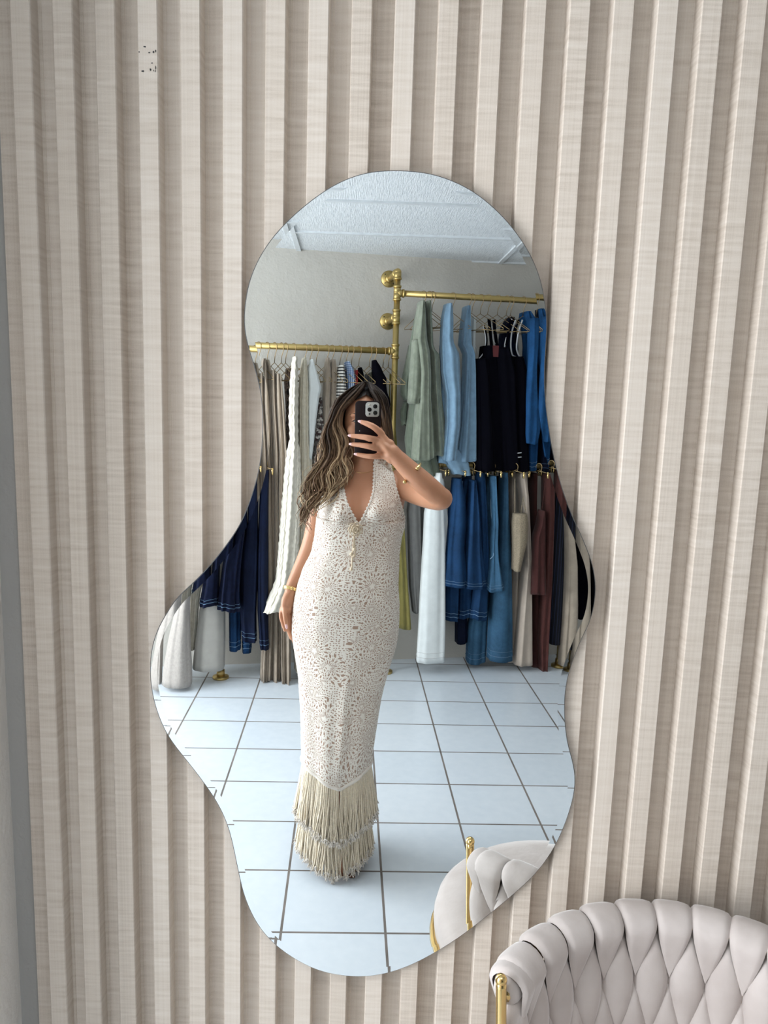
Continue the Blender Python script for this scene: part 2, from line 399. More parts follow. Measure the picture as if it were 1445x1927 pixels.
# slatted panelling
m = MB(); prof = []
i0, i1 = -1, 34
xs = X0S + i0*PER
c = .0012
y_f, y_r = D, D+DEP
prof.append((X0S-FRW-.031, y_r)); 
prof.append((X0S-FRW-.031, y_r-.0))
pts2 = [(X0S-FRW-.0335, YF), (X0S-FRW-.0335, y_r-.004)]
for i in range(0, i1):
    xr = X0S+i*PER; xl = xr-FRW
    pts2 += [(xl-.0005, y_r-.004), (xl, y_f+c*2), (xl+c, y_f+.0002), (xl+c*1.2, y_f), (xr-c*1.2, y_f), (xr-c, y_f+.0002), (xr, y_f+c*2), (xr+.0005, y_r-.004), (xr+.0050, y_r-.0042), (xr+.0058, y_r-.0028), (xr+.0066, y_r-.0028), (xr+.012, y_r-.003)]
zs = [0, ZC]; rows = [[Vector((x, y, z)) for x, y in pts2] for z in zs]
m.grid(rows, closed=False, cap=False)
SLAT = mat_slats()
so = structure(m, 'wall_panelling', SLAT, 'pale veneer panelling of upright slats around the mirror', origin=(0, 0, 0))
# small black scuffs on one slat
m = MB()
for px, py, a, b in ((272, 88, 3.5, 1.6), (262, 98, 1.2, 1.4), (281, 99, 2.4, 1.2), (289, 98, 1.6, 2), (293, 96, 1.3, 2.4), (286, 119, 2, 1.4), (269, 134, 3, 1.6), (283, 131, 1.6, 2.6), (293, 128, 1, 4), (289, 133, 1, 2.4), (292, 134, 1.1, 2)):
    p = hit(px, py, (0, 1, 0), D); n = 7
    m.add([(p.x+a*.0008*math.cos(2*PI*k/n)*random.uniform(.6, 1.2), D-.0004, p.z+b*.0008*math.sin(2*PI*k/n)*random.uniform(.6, 1.2)) for k in range(n)] , [tuple(range(n))])
m.build('scuff_marks', BLACK, so, smooth=False)

# ------------------------------------------------------------------ the mirror
OUT = [(736,321.5),(809,326.6),(869,349),(912,377),(955,418),(993.5,471.6),(1015,523),(1022.6,560),(1027,590),(1028,613),(1026.7,644.7),(1024.4,674.7),(1023.5,710),(1024.4,736.5),(1026.7,768),(1030.6,798),(1035.9,833.5),(1043,868.8),(1050,895),(1056,917.4),(1069,954.8),(1081,982.8),(1094,1010.8),(1105.4,1038.9),(1113.8,1063),(1119.4,1095),(1119,1122),(1114.8,1149),(1107.3,1173.5),(1096,1196),(1084,1224),(1073.8,1252),(1067.3,1274.8),(1062.6,1302.8),(1061.3,1330.8),(1062.6,1364.5),(1067.3,1399),(1074.8,1426),(1080,1450.5),(1081,1471),(1079.4,1489.7),(1074.8,1512),(1064.4,1545),(1045.7,1588.5),(1018.7,1630),(987.6,1663),(946,1699),(904,1733),(860,1766),(818,1792),(783,1810.8),(748,1825),(713,1834),(672.6,1837.8),(626,1832.6),(591,1822.4),(556.3,1805),(521.4,1780.3),(492.3,1749.8),(472,1714.9),(459,1681),(451.5,1650),(445,1619),(435,1572),(422,1535),(405,1503),(383,1471),(359,1439.5),(332,1406),(312,1376),(296,1338),(286,1297),(283.6,1261),(286,1223),(296.7,1187),(313.4,1156),(332.5,1127.4),(354,1107),(387.5,1074),(413.7,1043),(437,1012),(456.7,979),(473,938),(485,897),(490.5,868),(494,835),(495.5,800),(494.7,766.5),(491,736.5),(484,706.5),(477,681.8),(468,651.8),(462.6,627),(460.5,600),(463,566),(472,523),(496,471.6),(534,424),(581.6,381.5),(629,349),(680,328)]
MX = Vector((NM.y, -NM.x, 0))
P2 = [atm(*q) for q in OUT]; P2 = [(p.dot(MX), p.z) for p in P2]
P2 = P2 + [P2[0]]
n_in = 480; sp_ = []
m_ = len(P2)-1
for i in range(n_in):
    t = i/n_in*m_; k = int(t); u = t-k
    a, b, c_, d = P2[(k-1) % m_], P2[k], P2[(k+1) % m_], P2[(k+2) % m_]
    sp_.append(tuple(.5*((2*b[j]) + (-a[j]+c_[j])*u + (2*a[j]-5*b[j]+4*c_[j]-d[j])*u*u + (-a[j]+3*b[j]-3*c_[j]+d[j])*u**3) for j in (0, 1)))
for _ in range(6):
    sp_ = [tuple((sp_[i-1][j]+2*sp_[i][j]+sp_[(i+1) % n_in][j])/4 for j in (0, 1)) for i in range(n_in)]
def inset(d):
    out = []
    for i in range(n_in):
        a, b = sp_[i-3], sp_[(i+3) % n_in]; tx, tz = b[0]-a[0], b[1]-a[1]; L = math.hypot(tx, tz)
        out.append((sp_[i][0] + tz/L*d, sp_[i][1] - tx/L*d))
    return out
def mpt(q, back): return MX*q[0] + NM*(DM+back) + Vector((0, 0, q[1]))
MIR = NT('mirror_silver'); MIR.base((.93, .955, .95)); MIR.set(Metallic=1.0, Roughness=0.0); MIR = MIR.m
mb = MB(); BEV = .0105; mb.bev = .0
inn = inset(BEV); cxm = sum(q[0] for q in sp_)/n_in; czm = sum(q[1] for q in sp_)/n_in
TILT = math.tan(math.radians(.62))*BEV
v_in = [mpt(q, 0) for q in inn]
mir = empty('wall_mirror', mpt((cxm, min(q[1] for q in sp_)), 0), 'tall pebble-shaped mirror without a frame, hanging on the slatted wall', 'mirror')
mb.add(v_in, [tuple(range(n_in))]); 
o = mb.build('mirror_glass', MIR, mir, smooth=False)
mb = MB(); ring_in = [mpt(q, 0) for q in inn]; ring_out = [mpt(q, -TILT) for q in sp_]
mb.add(ring_in+ring_out, [(i, (i+1) % n_in, n_in+(i+1) % n_in, n_in+i) for i in range(n_in)])
mb.build('bevelled_rim', MIR, mir, smooth=False)
mb = MB(); e0 = [mpt(q, -TILT) for q in sp_]; ex = inset(-.0013); e1 = [mpt(q, .001) for q in ex]; e2 = [mpt(q, .006) for q in ex]; e3 = [mpt(q, .006) for q in inset(.01)]
allv = e0+e1+e2+e3; fs = []
for r in range(3):
    fs += [(r*n_in+i, r*n_in+(i+1) % n_in, (r+1)*n_in+(i+1) % n_in, (r+1)*n_in+i) for i in range(n_in)]
fs.append(tuple(3*n_in+i for i in range(n_in)))
mb.add(allv, fs); mb.build('glass_edge', plain('dark_glass_edge', (.10, .105, .11), .25), mir, smooth=False)
for q in ((-.12, .8), (.12, .8), (-.12, 1.6), (.12, 1.6)):
    mb = MB(); mb.box(MX*q[0] + NM*(DM+.009) + Vector((0, 0, q[1])), .05, .008, .05, (MX, NM)); mb.build('mounting_pad', BLACK, mir, smooth=False)

# ------------------------------------------------------------------ the armchair beside the mirror
VEL = mat_velvet()
CC = Vector((.436, .858, 0)); RO = .262
chair = empty('barrel_chair', (CC.x, CC.y, 0), 'greige velvet barrel armchair with a braided back and gold tube frame', 'armchair')
TH0, TH1 = math.radians(150), math.radians(-36)
def cpt(th, r, z): return Vector((CC.x+r*math.cos(th), CC.y+r*math.sin(th), z))
def rim_z(u): return .690 + .036*math.sin(PI*min(max(u, 0), 1))**.8
NL = 16
def lean(z): return 1 + .085*(z-.47)/.28
braid = MB()
def leaf(uc, zt, L, th, wid, lay):
    """a padded strap crossing: pointed at both ends, plump in the middle, seen inside and out"""
    nt, nv = 22, 8; hw = wid*(TH1-TH0)/NL/2
    for side in (1, -1):
        rows = []
        for i in range(nt+1):
            t = i/nt; wv = math.sin(PI*t)**1.15; row = []
            for j in range(nv+1):
                v = -1+2*j/nv
                bul = max(0, (1-v*v))**.5*(.25+.75*math.sin(PI*t)**.6)*th*min(1, wv*3+.08)
                thv = TH0+(TH1-TH0)*uc + hw*wv*v
                z = zt - L*t
                row.append(cpt(thv, RO*lean(z) - side*(bul) - side*lay, z))
            rows.append(row)
        braid.grid(rows, closed=False, cap=False, flip=(side < 0))
def topstrap(uc, L, th, wid):
    """the strap that folds over the rim tube"""
    nt, nv = 34, 10; hw = wid*(TH1-TH0)/NL/2; zr = rim_z(uc)
    rows = []
    for i in range(nt+1):
        t = i/nt; row = []
        s_ = abs(t-.5)*2                                   # 0 on the rim, 1 at the two points
        wv = 1.0-.10*(s_/.25)**2 if s_ < .25 else .90*(1-((s_-.25)/.75)**1.25)
        if s_ < .25: a = (t-.5)/.125*PI/2; dr = .024*math.sin(a); dz = .021*math.cos(a)
        else: dr = (.024 if t > .5 else -.024)*(1-.5*(s_-.25)/.75); dz = -(s_-.25)/.75*L
        for j in range(nv+1):
            v = -1+2*j/nv; b = (1-v**4)**.5*th*(1 if s_ < .3 else max(.12, 1-(s_-.3)/.7))
            thv = TH0+(TH1-TH0)*uc + hw*wv*v
            k = 1+b/.022
            z = zr-.021 + (dz*k if s_ < .25 else dz)
            row.append(cpt(thv, RO*lean(z) + dr*k, z))
        rows.append(row)
    braid.grid(rows, closed=False, cap=False, flip=True)
for k in range(NL+1):
    u = k/NL; zr = rim_z(u)
    if 0 < k < NL: topstrap(u, .085, .0085, 1.06)
    if k == 0: topstrap(.034, .085, .008, .72)
for k in range(NL):
    u = (k+.5)/NL; zr = rim_z(u)
    leaf(u, zr-.012, .205, .024, 1.08, .0)
for k in range(NL+1):
    u = min(max(k/NL, .035), .98); zr = rim_z(u)
    leaf(u, zr-.112, .195, .024, 1.08 if 0 < k < NL else .9, 0)
for k in range(NL): leaf((k+.5)/NL, rim_z((k+.5)/NL)-.212, .12, .022, 1.05, 0)
for q in (TH0-.075, TH1+.075): braid.ball(cpt(q, RO*lean(.69), rim_z(0)-.020), .022, .022, .024)
braid.build('braided_back', VEL, chair)
# seat cushion
rows = []
for r_, z in ((.02, .483), (.15, .482), (.225, .478), (.262, .468), (.278, .452), (.283, .43), (.281, .405), (.272, .392), (.20, .388), (.02, .388)):
    rows.append([cpt(2*PI*k/48, r_*(1+.05*math.cos(2*PI*k/48-math.radians(238))), z) for k in range(48)])
MB().grid(rows, flip=True).build('seat_cushion', VEL, chair)
fr = MB()
fr.tube([cpt(2*PI*k/48, .290, .396) for k in range(49)], .0095, 10)
ufr = [cpt(TH0+(TH1-TH0)*k/40, RO*lean(rim_z(k/40)), rim_z(k/40)-.021) for k in range(41)]
fr.tube(ufr, .011, 10)
fr.build('gold_frame', GOLD, chair)
for th in (TH0+.035, TH1-.035, math.radians(205), math.radians(275)):
    m = MB(); arm = th in (TH0+.035, TH1-.035)
    if arm: m.tube([cpt(th, RO*lean(.7)+.0, .702), cpt(th, RO*lean(.69), .69), cpt(th, RO*1.02, .47), cpt(th, .290, .40), cpt(th, .295, .2), cpt(th, .31, 0.0)], [.0078]*6, 12); m.ball(cpt(th, RO*lean(.7), .702), .0088, n=14, m=8)
    else: m.tube(spline([cpt(th, .290, .396), cpt(th, .286, .385), cpt(th, .277, .370), cpt(th, .276, .35), cpt(th, .29, .2), cpt(th, .31, 0)], 16), .0085, 12)
    m.build('leg', GOLD, chair)
for u in (.28, .5, .72):
    th = TH0+(TH1-TH0)*u; m = MB(); m.tube([cpt(th, RO*1.07, rim_z(u)-.03), cpt(th, RO, .40)], .007, 8); m.build('back_rod', GOLD, chair)

# ------------------------------------------------------------------ the clothing rack on the far wall
rack = empty('pipe_clothing_rack', refl(wall_pt(.92, .23, 0)), 'brass pipe clothing rack fixed to the far wall with rails at four heights', 'clothing rack')
OFFR = .23; RP = .0165
def rpt(s, z, off=OFFR): return wall_pt(s, off, z)
ZL, ZR_, ZLO = 1.829, 2.136, 1.218
SP, SQ, SL = .905, 1.985, -.035
for nm, s_, z1 in (('upright_pole', SP, 2.245), ('upright_pole', SQ, ZR_), ('upright_pole', SL, ZL), ('upright_pole', -1.0, ZL)):
    m = MB(); m.tube([rpt(s_, .012), rpt(s_, z1)], RP, 16); m.build(nm, BRASS, rack, True)
    m = MB(); m.tube([rpt(s_, 0), rpt(s_, .012)], [.045, .045], 24); m.tube([rpt(s_, .01), rpt(s_, .05)], [.024, .022], 16); m.build('floor_flange', BRASS, rack, True)
def rail(s0, s1, z, off=OFFR):
    m = MB(); m.tube([rpt(s0, z, off), rpt(s1, z, off)], RP, 16); m.build('rail', BRASS, rack, True)
rail(SP, SQ, ZR_); rail(SL, SP, ZL); rail(SP, SQ, ZLO); rail(-1.0, SL, ZL)
rail(-1.0, .22, ZLO, .30)
def fitting(s_, z, dirs, off=OFFR):
    m = MB(); c0 = rpt(s_, z, off)
    for d in dirs:
        a = c0 + d*.034; m.tube([c0, a], [.0195, .0195], 16); m.tube([a-d*.005, a+d*.005], [.0222, .0222], 16)
    m.ball(c0, .0198); m.build('pipe_fitting', BRASS, rack, True)
Z_ = Vector((0, 0, 1))
fitting(SP, 2.245, (-Z_, NB)); fitting(SP, ZR_, (Z_, -Z_, WB)); fitting(SP, 2.012, (Z_, -Z_, NB)); fitting(SP, ZL, (Z_, -Z_, -WB)); fitting(SP, ZLO, (Z_, -Z_, WB))
fitting(SQ, ZR_, (-Z_, -WB)); fitting(SQ, ZLO, (Z_, -Z_, -WB)); fitting(SL, ZL, (-Z_, WB, -WB)); fitting(-1.0, ZL, (-Z_, WB)); fitting(-1.0, ZLO, (Z_, -Z_, WB), .30)
for s_, z in ((SP, 2.245), (SP, 2.012), (SQ, 1.7), (SL, 1.5), (-1.0, 1.5)):
    m = MB(); m.tube([rpt(s_, z), rpt(s_, z, .004)], .0165, 12); m.build('wall_stub', BRASS, rack, True)
    m = MB(); m.tube([rpt(s_, z, .007), rpt(s_, z, 0)], [.044, .047], 24); m.tube([rpt(s_, z, .03), rpt(s_, z, .006)], [.022, .025], 16)
    m.build('wall_flange', BRASS, rack, True)
    for k in range(4):
        m = MB(); d = WB*math.cos(PI/4+k*PI/2)*.034 + Z_*math.sin(PI/4+k*PI/2)*.034; m.ball(rpt(s_, z, .0085)+d, .0035, n=8, m=6); m.build('screw', BLACK, rack, True)
for s_ in (.31, .62, 1.25, 1.6): pass

# ------------------------------------------------------------------ clothes on hangers
def hanger(px, zr, short, yaw=35, w=.13, off=OFFR, clips=False, drop=.085, group=None):
    """wire hanger hooked over a rail at picture column px"""
    c0 = atw(px, 600 if zr > 1.3 else 880, off); s_ = c0.dot(WB)
    T = empty('clothes_hanger', refl(rpt(s_, zr, off)), 'thin gold wire hanger that carries the ' + short, 'hanger', group or 'wire hangers on the brass rails')
    a = math.radians(yaw); ax = WB*math.sin(a) - NB*math.cos(a)      # along the hanger's arms
    top = rpt(s_, zr, off); r = RP+.0035; pts = []
    for k in range(9):
        t = math.radians(-20 + k*27.5); pts.append(top + ax*(-math.cos(t)*r) + Z_*(math.sin(t)*r))
    neck = top - Z_*drop
    m = MB(); m.tube(pts+[top + ax*r*.9 - Z_*.02, top + ax*.004 - Z_*(drop*.6), neck], .0018, 6); m.build('hook', WIRE, T, True)
    m = MB()
    if clips:
        m.tube([neck - ax*w*.6 - Z_*.012, neck, neck + ax*w*.6 - Z_*.012], .0018, 6); m.build('crossbar', WIRE, T, True)
        for q in (-.5, .5):
            m = MB(); c1 = neck + ax*w*q - Z_*.022; m.box(c1, .008, .012, .032, (WB, NB)); m.ball(c1+Z_*.014, .0065, n=10, m=6); m.build('clip', GOLD, T, True)
    else:
        e1, e2 = neck - ax*w - Z_*.085, neck + ax*w - Z_*.085
        m.tube([neck, e1, e1-Z_*.008, e2-Z_*.008, e2, neck], .0017, 6); m.build('shoulder_wire', WIRE, T, True)
    return T
def rows3(rows, off, hd, n, m, fold, nf, seed, hem=0.0, top=.3, rnd=.75):
    """rings of a hanging cloth: rows are (picture y, left x, right x) of its outline at distance off from the wall"""
    R = random.Random(seed); ph = [R.uniform(0, 6.28) for _ in range(6)]
    tab = []
    for r in rows:
        a, b = atw(r[1], r[0], off), atw(r[2], r[0], off); tab.append((-(a.z+b.z)/2, (a.dot(WB)+b.dot(WB))/2, (b.dot(WB)-a.dot(WB))/2, r[3] if len(r) > 3 else 1))
    z0, z1 = tab[0][0], tab[-1][0]; out = []; uv = []
    tabs = tab
    for i in range(m):
        t = i/(m-1); zz = z0+(z1-z0)*t; c, hs, k = lin(tabs, zz); row = []
        A = 1.5*fold*(top + (1-top)*t)
        for j in range(n):
            th = 2*PI*j/n; cs, sn = math.cos(th), math.sin(th)
            rip = 1 + A*(math.sin(nf*th+ph[0]+.6*math.sin(3*t+ph[1]))*.7 + .45*math.sin((nf*1.7//1+1)*th+ph[2]-t*1.2) + .25*math.sin((nf*3)*th+ph[4]+t*2))
            ex = math.copysign(abs(cs)**rnd, cs)*hs*(1+(rip-1)*.5); ey = math.copysign(abs(sn)**rnd, sn)*hd*k*rip
            dz = hem*t*t*math.sin(2*th+ph[3])*.5 + hem*.3*t*t*math.sin(nf*th+ph[0])
            row.append(WB*(c+ex) + NB*(CW-off-ey) + Z_*(-zz+dz))
        out.append(row); uv.append([(j/n, t) for j in range(n)])
    return out, uv
SEED = [0]
def garment(name, label, cat, rows, mat, off=.23, hd=.07, fold=.16, nf=5, hem=.01, group=None, rail_z=None, px=None, hg=None, straps=(), strap_r=.005, sleeves=(), hemline=None, yaw=35, w=.13, rnd=.75, clips=False, m=34, n=72, wr=0, top=.5):
    SEED[0] += 1; sd = SEED[0]
    R, uv = rows3(rows, off, hd, n, m, fold, nf, sd, hem, rnd=rnd, top=top)
    a, b = atw(rows[0][1], rows[0][0], off), atw(rows[0][2], rows[0][0], off)
    T = empty(name, refl((a+b)/2), label, cat, group)
    if wr:
        q = random.Random(sd); R2 = []
        for i, r in enumerate(R):
            t = i/(m-1); R2.append([p + (WB*(q.uniform(-1, 1)*.4) + NB*(q.uniform(-1, 1)*.5) + WB*math.sin(i*2.1)*.5)*wr for p in r])
        R = R2
    MB().grid(R, uv=uv, flip=True).build('body' if name not in ('skirt',) else 'panel', mat, T, True)
    if hemline:
        i = m-2
        for q in (m-2,):
            loop = [p for p in R[q]]; cen = sum(loop, Vector())/len(loop)
            MB().tube([cen+(p-cen)*1.015 for p in loop+[loop[0]]], .0016, 5).build('hem_stitching', hemline, T, True)
            c2 = R[m-3]; cen = sum(c2, Vector())/len(c2)
            MB().tube([cen+(p-cen)*1.01+Z_*-.004 for p in c2+[c2[0]]], .0011, 5).build('hem_stitching', hemline, T, True)
    for st in straps:
        st_m, st_r = mat, strap_r
        if isinstance(st, dict): st_m, st_r, st = st.get('m', mat), st.get('r', strap_r), st['p']
        P = [atw(q[0], q[1], (q[2] if len(q) > 2 else off)) for q in st]
        MB().tube(spline(P, max(8, 4*len(P))), st_r, 8, flat=.6).build('strap', st_m, T, True)
    for sl in sleeves:
        Rs, uvs = rows3(sl['rows'], sl.get('off', off), sl.get('hd', .05), 36, 24, .12, 4, sd+50, .008)
        MB().grid(Rs, uv=uvs, flip=True).build('sleeve', sl.get('m', mat), T, True)
    if px is not None:
        hanger(px, rail_z, hg, yaw, w, off if clips else OFFR, clips, drop=.022 if clips else .085)
    return T
W_ST = plain('white_stitch', (.20, .32, .46), .8)
TAN_ST = plain('denim_stitch', (.10, .18, .28), .8)
SAGE = cloth((.235, .265, .205), .85, .14, 28, .9, .25); SAGE_D = cloth((.16, .19, .145), .85, .12, 28, .6, .2)
LBL = cloth((.20, .325, .45), .8, .10, 28, .6, .2)
NAVY = cloth((.006, .009, .026), .9, .2, 40, .3, .02, spec=.08); BLK = cloth((.0025, .0025, .005), .95, .1, 40, .2, .0, spec=.04)
DN = denim((.010, .040, .105)); DNM = denim((.038, .10, .175)); DND = denim((.004, .008, .026)); DNJ = denim((.012, .065, .175)); DNL = denim((.13, .23, .33))
WHITE = cloth((.74, .78, .78), .8, .04, 18, .3, .15); CREAM = cloth((.70, .66, .56), .85, .09, 50, 1.0, .25); BEIGE = cloth((.43, .36, .285), .85, .08, 20, .4, .2)
TAUPE = cloth((.335, .275, .215), .85, .10, 22, .4, .2); SAND = cloth((.50, .42, .35), .55, .06, 20, .3, .15); MAROON = cloth((.060, .018, .016), .8, .10, 30, .3, .08)
PEARL = cloth((.42, .385, .355), .8, .07, 70, 1.0, .15); LGREY = cloth((.39, .375, .345), .75, .04, 20, .2, .1); OLIVE = cloth((.27, .235, .075), .85, .08, 16, .3, .15)
WALL_SHADE = cloth((.16, .16, .155), .85, .08, 20, .3, .1)
ZU, ZD = ZR_, ZLO
G_ = garment
# upper right rail
G_('blouse', 'sage green puff sleeve blouse nearest the tall brass pole, its sleeve ballooned toward it', 'blouse', [(567,789,797),(600,781,800),(650,772,803),(700,768,803),(760,772,806),(830,764,812),(892,772,826)], SAGE_D, off=.265, hd=.05, px=795, rail_z=ZU, hg='darker sage green blouse by the pole', fold=.14, nf=4, hem=.02,
   sleeves=[dict(rows=[(650,770,780),(690,762,778),(720,755,776),(742,754,776),(752,760,772)], off=.22), dict(rows=[(755,760,768),(775,753,766),(800,755,765)], off=.2, hd=.02)])
G_('blouse', 'sage green embroidered blouse with square neckline, second from the tall brass pole', 'blouse', [(568,789,796),(600,784,799),(640,779,801),(664,782,806),(700,786,808),(752,784,808),(800,780,811),(864,776,813)], SAGE, off=.35, hd=.06, fold=.16, nf=4, px=812, rail_z=ZU, hg='embroidered sage blouse with the square neckline', hem=.015,
   sleeves=[dict(rows=[(640,776,790),(690,772,792),(735,769,792),(758,768,786)], off=.36, hd=.04)])
G_('blouse', 'sage green blouse with wide flared hem, beside the light blue tops', 'blouse', [(568,800,808),(620,801,811),(655,802,813),(668,806,825),(700,807,826),(740,809,828),(790,811,834),(858,813,840)], SAGE, off=.29, hd=.06, fold=.16, nf=4, px=806, rail_z=ZU, hg='flared sage blouse beside the light blue tops', hem=.015)
G_('blouse', 'light blue wide-strap top with tied waist, beside the sage blouses', 'top', [(573,837,848),(600,831,851),(643,829,851),(665,829,862),(700,830,864),(745,838,865),(800,838,864),(850,833,858),(865,832,857)], LBL, off=.33, hd=.06, fold=.14, nf=4, px=850, rail_z=ZU, hg='light blue wide-strap top', hem=.012,
   sleeves=[dict(rows=[(650,828,842),(720,826,842),(800,824,846),(872,822,850)], off=.27, hd=.04), dict(rows=[(845,826,862),(870,838,880),(893,852,884)], off=.29, hd=.04)])
G_('blouse', 'light blue flared top beside the black tank tops', 'top', [(577,874,880),(610,868,882),(650,864,884),(664,872,890),(700,871,892),(740,868,893),(800,863,895),(850,857,896),(868,856,896)], LBL, off=.27, hd=.06, fold=.16, nf=5, px=880, rail_z=ZU, hg='light blue flared top', hem=.012)
G_('camisole', 'white ribbon-strapped camisole squeezed between light blue top and black tank tops', 'top', [(598,885,893),(640,884,892),(700,884,892),(860,884,893)], WHITE, off=.20, hd=.04, px=887, rail_z=ZU, hg='narrow white camisole', straps=[[(890,640),(897,655),(902,672),(905,678)]], strap_r=.002)
wt = cloth((.75, .76, .78), .7, .03, 20, .1, .1)
def tank(rows, off, lab, hx, hg, straps, **k): return G_('tank_top', lab, 'top', rows, BLK, off=off, hd=.07, px=hx, rail_z=ZU, hg=hg, straps=straps, fold=.1, nf=4, group='black tank tops on the upper right rail', **k)
tank([(676,892,912),(700,892,918),(800,893,925),(886,894,930)], .29, 'plain black tank top directly beside the light blue flared top', 903, 'plain black tank top', [[(911,612),(916,640),(911,668),(903,680)], dict(p=[(909,610),(914,640),(909,664),(902,674)], m=wt, r=.0022)], w=.16)
tank([(652,906,930),(700,900,938),(800,905,945),(885,910,950)], .26, 'black tank top with white-piped straps and a maroon neck tag', 917, 'black tank top with the maroon tag', [dict(p=[(920,600),(923,630),(925,652)], m=BLK, r=.009), dict(p=[(929,602),(932,630),(936,655)], m=BLK, r=.009), dict(p=[(925,612),(928,640),(934,648)], m=wt, r=.0018)], yaw=50)
tank([(655,930,955),(700,928,968),(800,930,972),(884,935,975)], .28, 'black top with long white shoulder strap hanging down its front', 935, 'black top with the long white strap', [dict(p=[(963,600),(955,628),(950,648),(949,672),(945,698),(937,715)], m=wt, r=.0035), dict(p=[(962,602),(957,620),(952,650)], m=BLK, r=.008)], yaw=50)
tank([(672,955,980),(700,955,988),(800,956,990),(886,958,992)], .27, 'black top with two curved white straps and twin white hem bars, nearest the denim jacket', 952, 'black top with two curved white straps', [dict(p=[(970,602),(963,625),(961,650),(964,668),(972,672)], m=wt, r=.0042), dict(p=[(983,602),(975,628),(972,655),(977,670),(985,674)], m=wt, r=.0042), dict(p=[(976,602),(970,622),(968,646)], m=BLK, r=.006), dict(p=[(971,853,.35),(981,852,.35)], m=wt, r=.004), dict(p=[(967,861,.35),(981,860,.35)], m=wt, r=.0035)], yaw=50)
m_ = MB(); p_ = atw(932, 661, .33); m_.box(p_, .036, .003, .06, (WB, NB)); tg = m_.build('neck_tag', plain('maroon_tag', (.10, .012, .014), .6), None, True, smooth=False); tag(tg, 'small maroon swing tag on the black tank tops', 'tag')
G_('navy_shirt', 'navy short shirt whose shoulder shows behind the white-strapped tops', 'shirt', [(598,955,964),(615,945,968),(640,941,972),(700,945,975),(860,948,978)], NAVY, off=.14, hd=.05, px=960, rail_z=ZU, hg='navy short shirt')
G_('denim_jacket', 'mid-blue denim jacket with buttoned cuff on the upper right rail', 'jacket', [(588,983,992),(600,980,1003),(615,984,1012),(650,988,1014),(700,985,1014),(760,984,1014),(835,984,1008),(884,985,1004)], DNJ, off=.21, hd=.07, px=983, rail_z=ZU, hg='mid-blue denim jacket', hemline=W_ST, fold=.1,
   sleeves=[dict(rows=[(600,996,1012),(660,994,1014),(700,990,1014),(750,985,1015),(800,984,1014),(818,984,1012),(834,986,1008)], off=.32, hd=.045)])
G_('denim_jacket', 'darker denim jacket at the far end of the upper right rail', 'jacket', [(582,1013,1024),(620,1012,1030),(740,1012,1036),(800,1012,1046),(888,1012,1060)], DND, off=.20, hd=.07, px=1008, rail_z=ZU, hg='dark denim jacket', hemline=TAN_ST, fold=.1,
   sleeves=[dict(rows=[(640,1024,1040),(740,1018,1040),(800,1018,1038),(833,1022,1042),(860,1026,1050)], off=.31, hd=.04, m=DNJ)])
# lower right rail (clips)
def low(name, lab, cat, rows, mat, off=.23, hg=None, px=None, **k):
    px = px or (rows[0][1]+rows[0][2])/2
    return G_(name, lab, cat, rows, mat, off=off, px=px, rail_z=ZD+.0, hg=hg, clips=True, w=.12, **k)
low('trousers', 'long dark grey cloth standing in for wall shade behind the sage blouses and the white trousers', 'trousers', [(900,772,788),(960,766,795),(1100,770,797),(1150,776,796)], WALL_SHADE, .14, 'dark grey wall-shade cloth', fold=.1, hd=.05)  # dark cloth put where the wall lies in shade
low('trousers', 'long white trousers that hang lowest below the sage blouses', 'trousers', [(889,818,828),(920,812,832),(962,799,834),(1010,797,836),(1100,791,836),(1180,787,836),(1243,783,834)], WHITE, .28, 'long white trousers', fold=.07, nf=3, hd=.06, hem=.003, hemline=plain('grey_stitch', (.6, .62, .62), .7))
low('shorts', 'short white denim shorts just right of the long white trousers', 'shorts', [(900,826,832),(960,828,840),(975,830,841),(1050,832,839)], WHITE, .24, 'short white shorts', fold=.05, nf=3, hd=.05)
def loopstrap(a): return [dict(p=a, m=TAN_ST, r=.0024)]
low('denim_skirt', 'dark blue denim dress with looped armhole, first right of the white trousers', 'skirt', [(900,853,866),(930,850,872),(975,845,877),(1030,840,873),(1060,838,876),(1101,835,881)], DN, .30, 'first dark blue denim dress', fold=.16, nf=3, hd=.06, hemline=TAN_ST, straps=loopstrap([(868,900),(866,935),(866,960),(871,973),(877,974),(876,968),(871,955),(870,905)]))
low('denim_skirt', 'dark blue denim dress with looped armhole, second right of the white trousers', 'skirt', [(903,884,892),(930,882,896),(975,878,901),(1030,875,903),(1060,873,906),(1104,871,911)], DN, .31, 'second dark blue denim dress', fold=.16, nf=3, hd=.06, hemline=TAN_ST, straps=loopstrap([(892,905),(890,935),(891,962),(897,974),(902,975),(900,966),(895,950),(894,908)]))
low('jeans', 'dark blue jeans with frayed hem under the first denim dress', 'jeans', [(900,866,880),(1000,838,866),(1100,836,862),(1165,835,859)], DN, .22, 'jeans behind the first denim dress', fold=.1, nf=3, hd=.06, hemline=W_ST)
low('jeans', 'dark blue jeans with frayed hem between the two denim dresses', 'jeans', [(890,872,884),(1000,862,884),(1100,862,884),(1160,860,882)], DN, .20, 'jeans between the two denim dresses', fold=.1, nf=3, hd=.06, hemline=W_ST)
low('jeans', 'dark blue wide jeans right of the second denim dress, hem level with its neighbours', 'jeans', [(884,896,908),(950,897,912),(1040,900,916),(1100,892,915),(1163,884,913)], DN, .27, 'dark blue wide jeans', fold=.12, nf=3, hd=.06, hemline=W_ST)
low('jeans', 'nearly black denim jeans low behind the dark blue pairs', 'jeans', [(900,862,872),(1100,858,878),(1208,857,876)], DND, .15, 'nearly black jeans', fold=.1, nf=3, hd=.05)
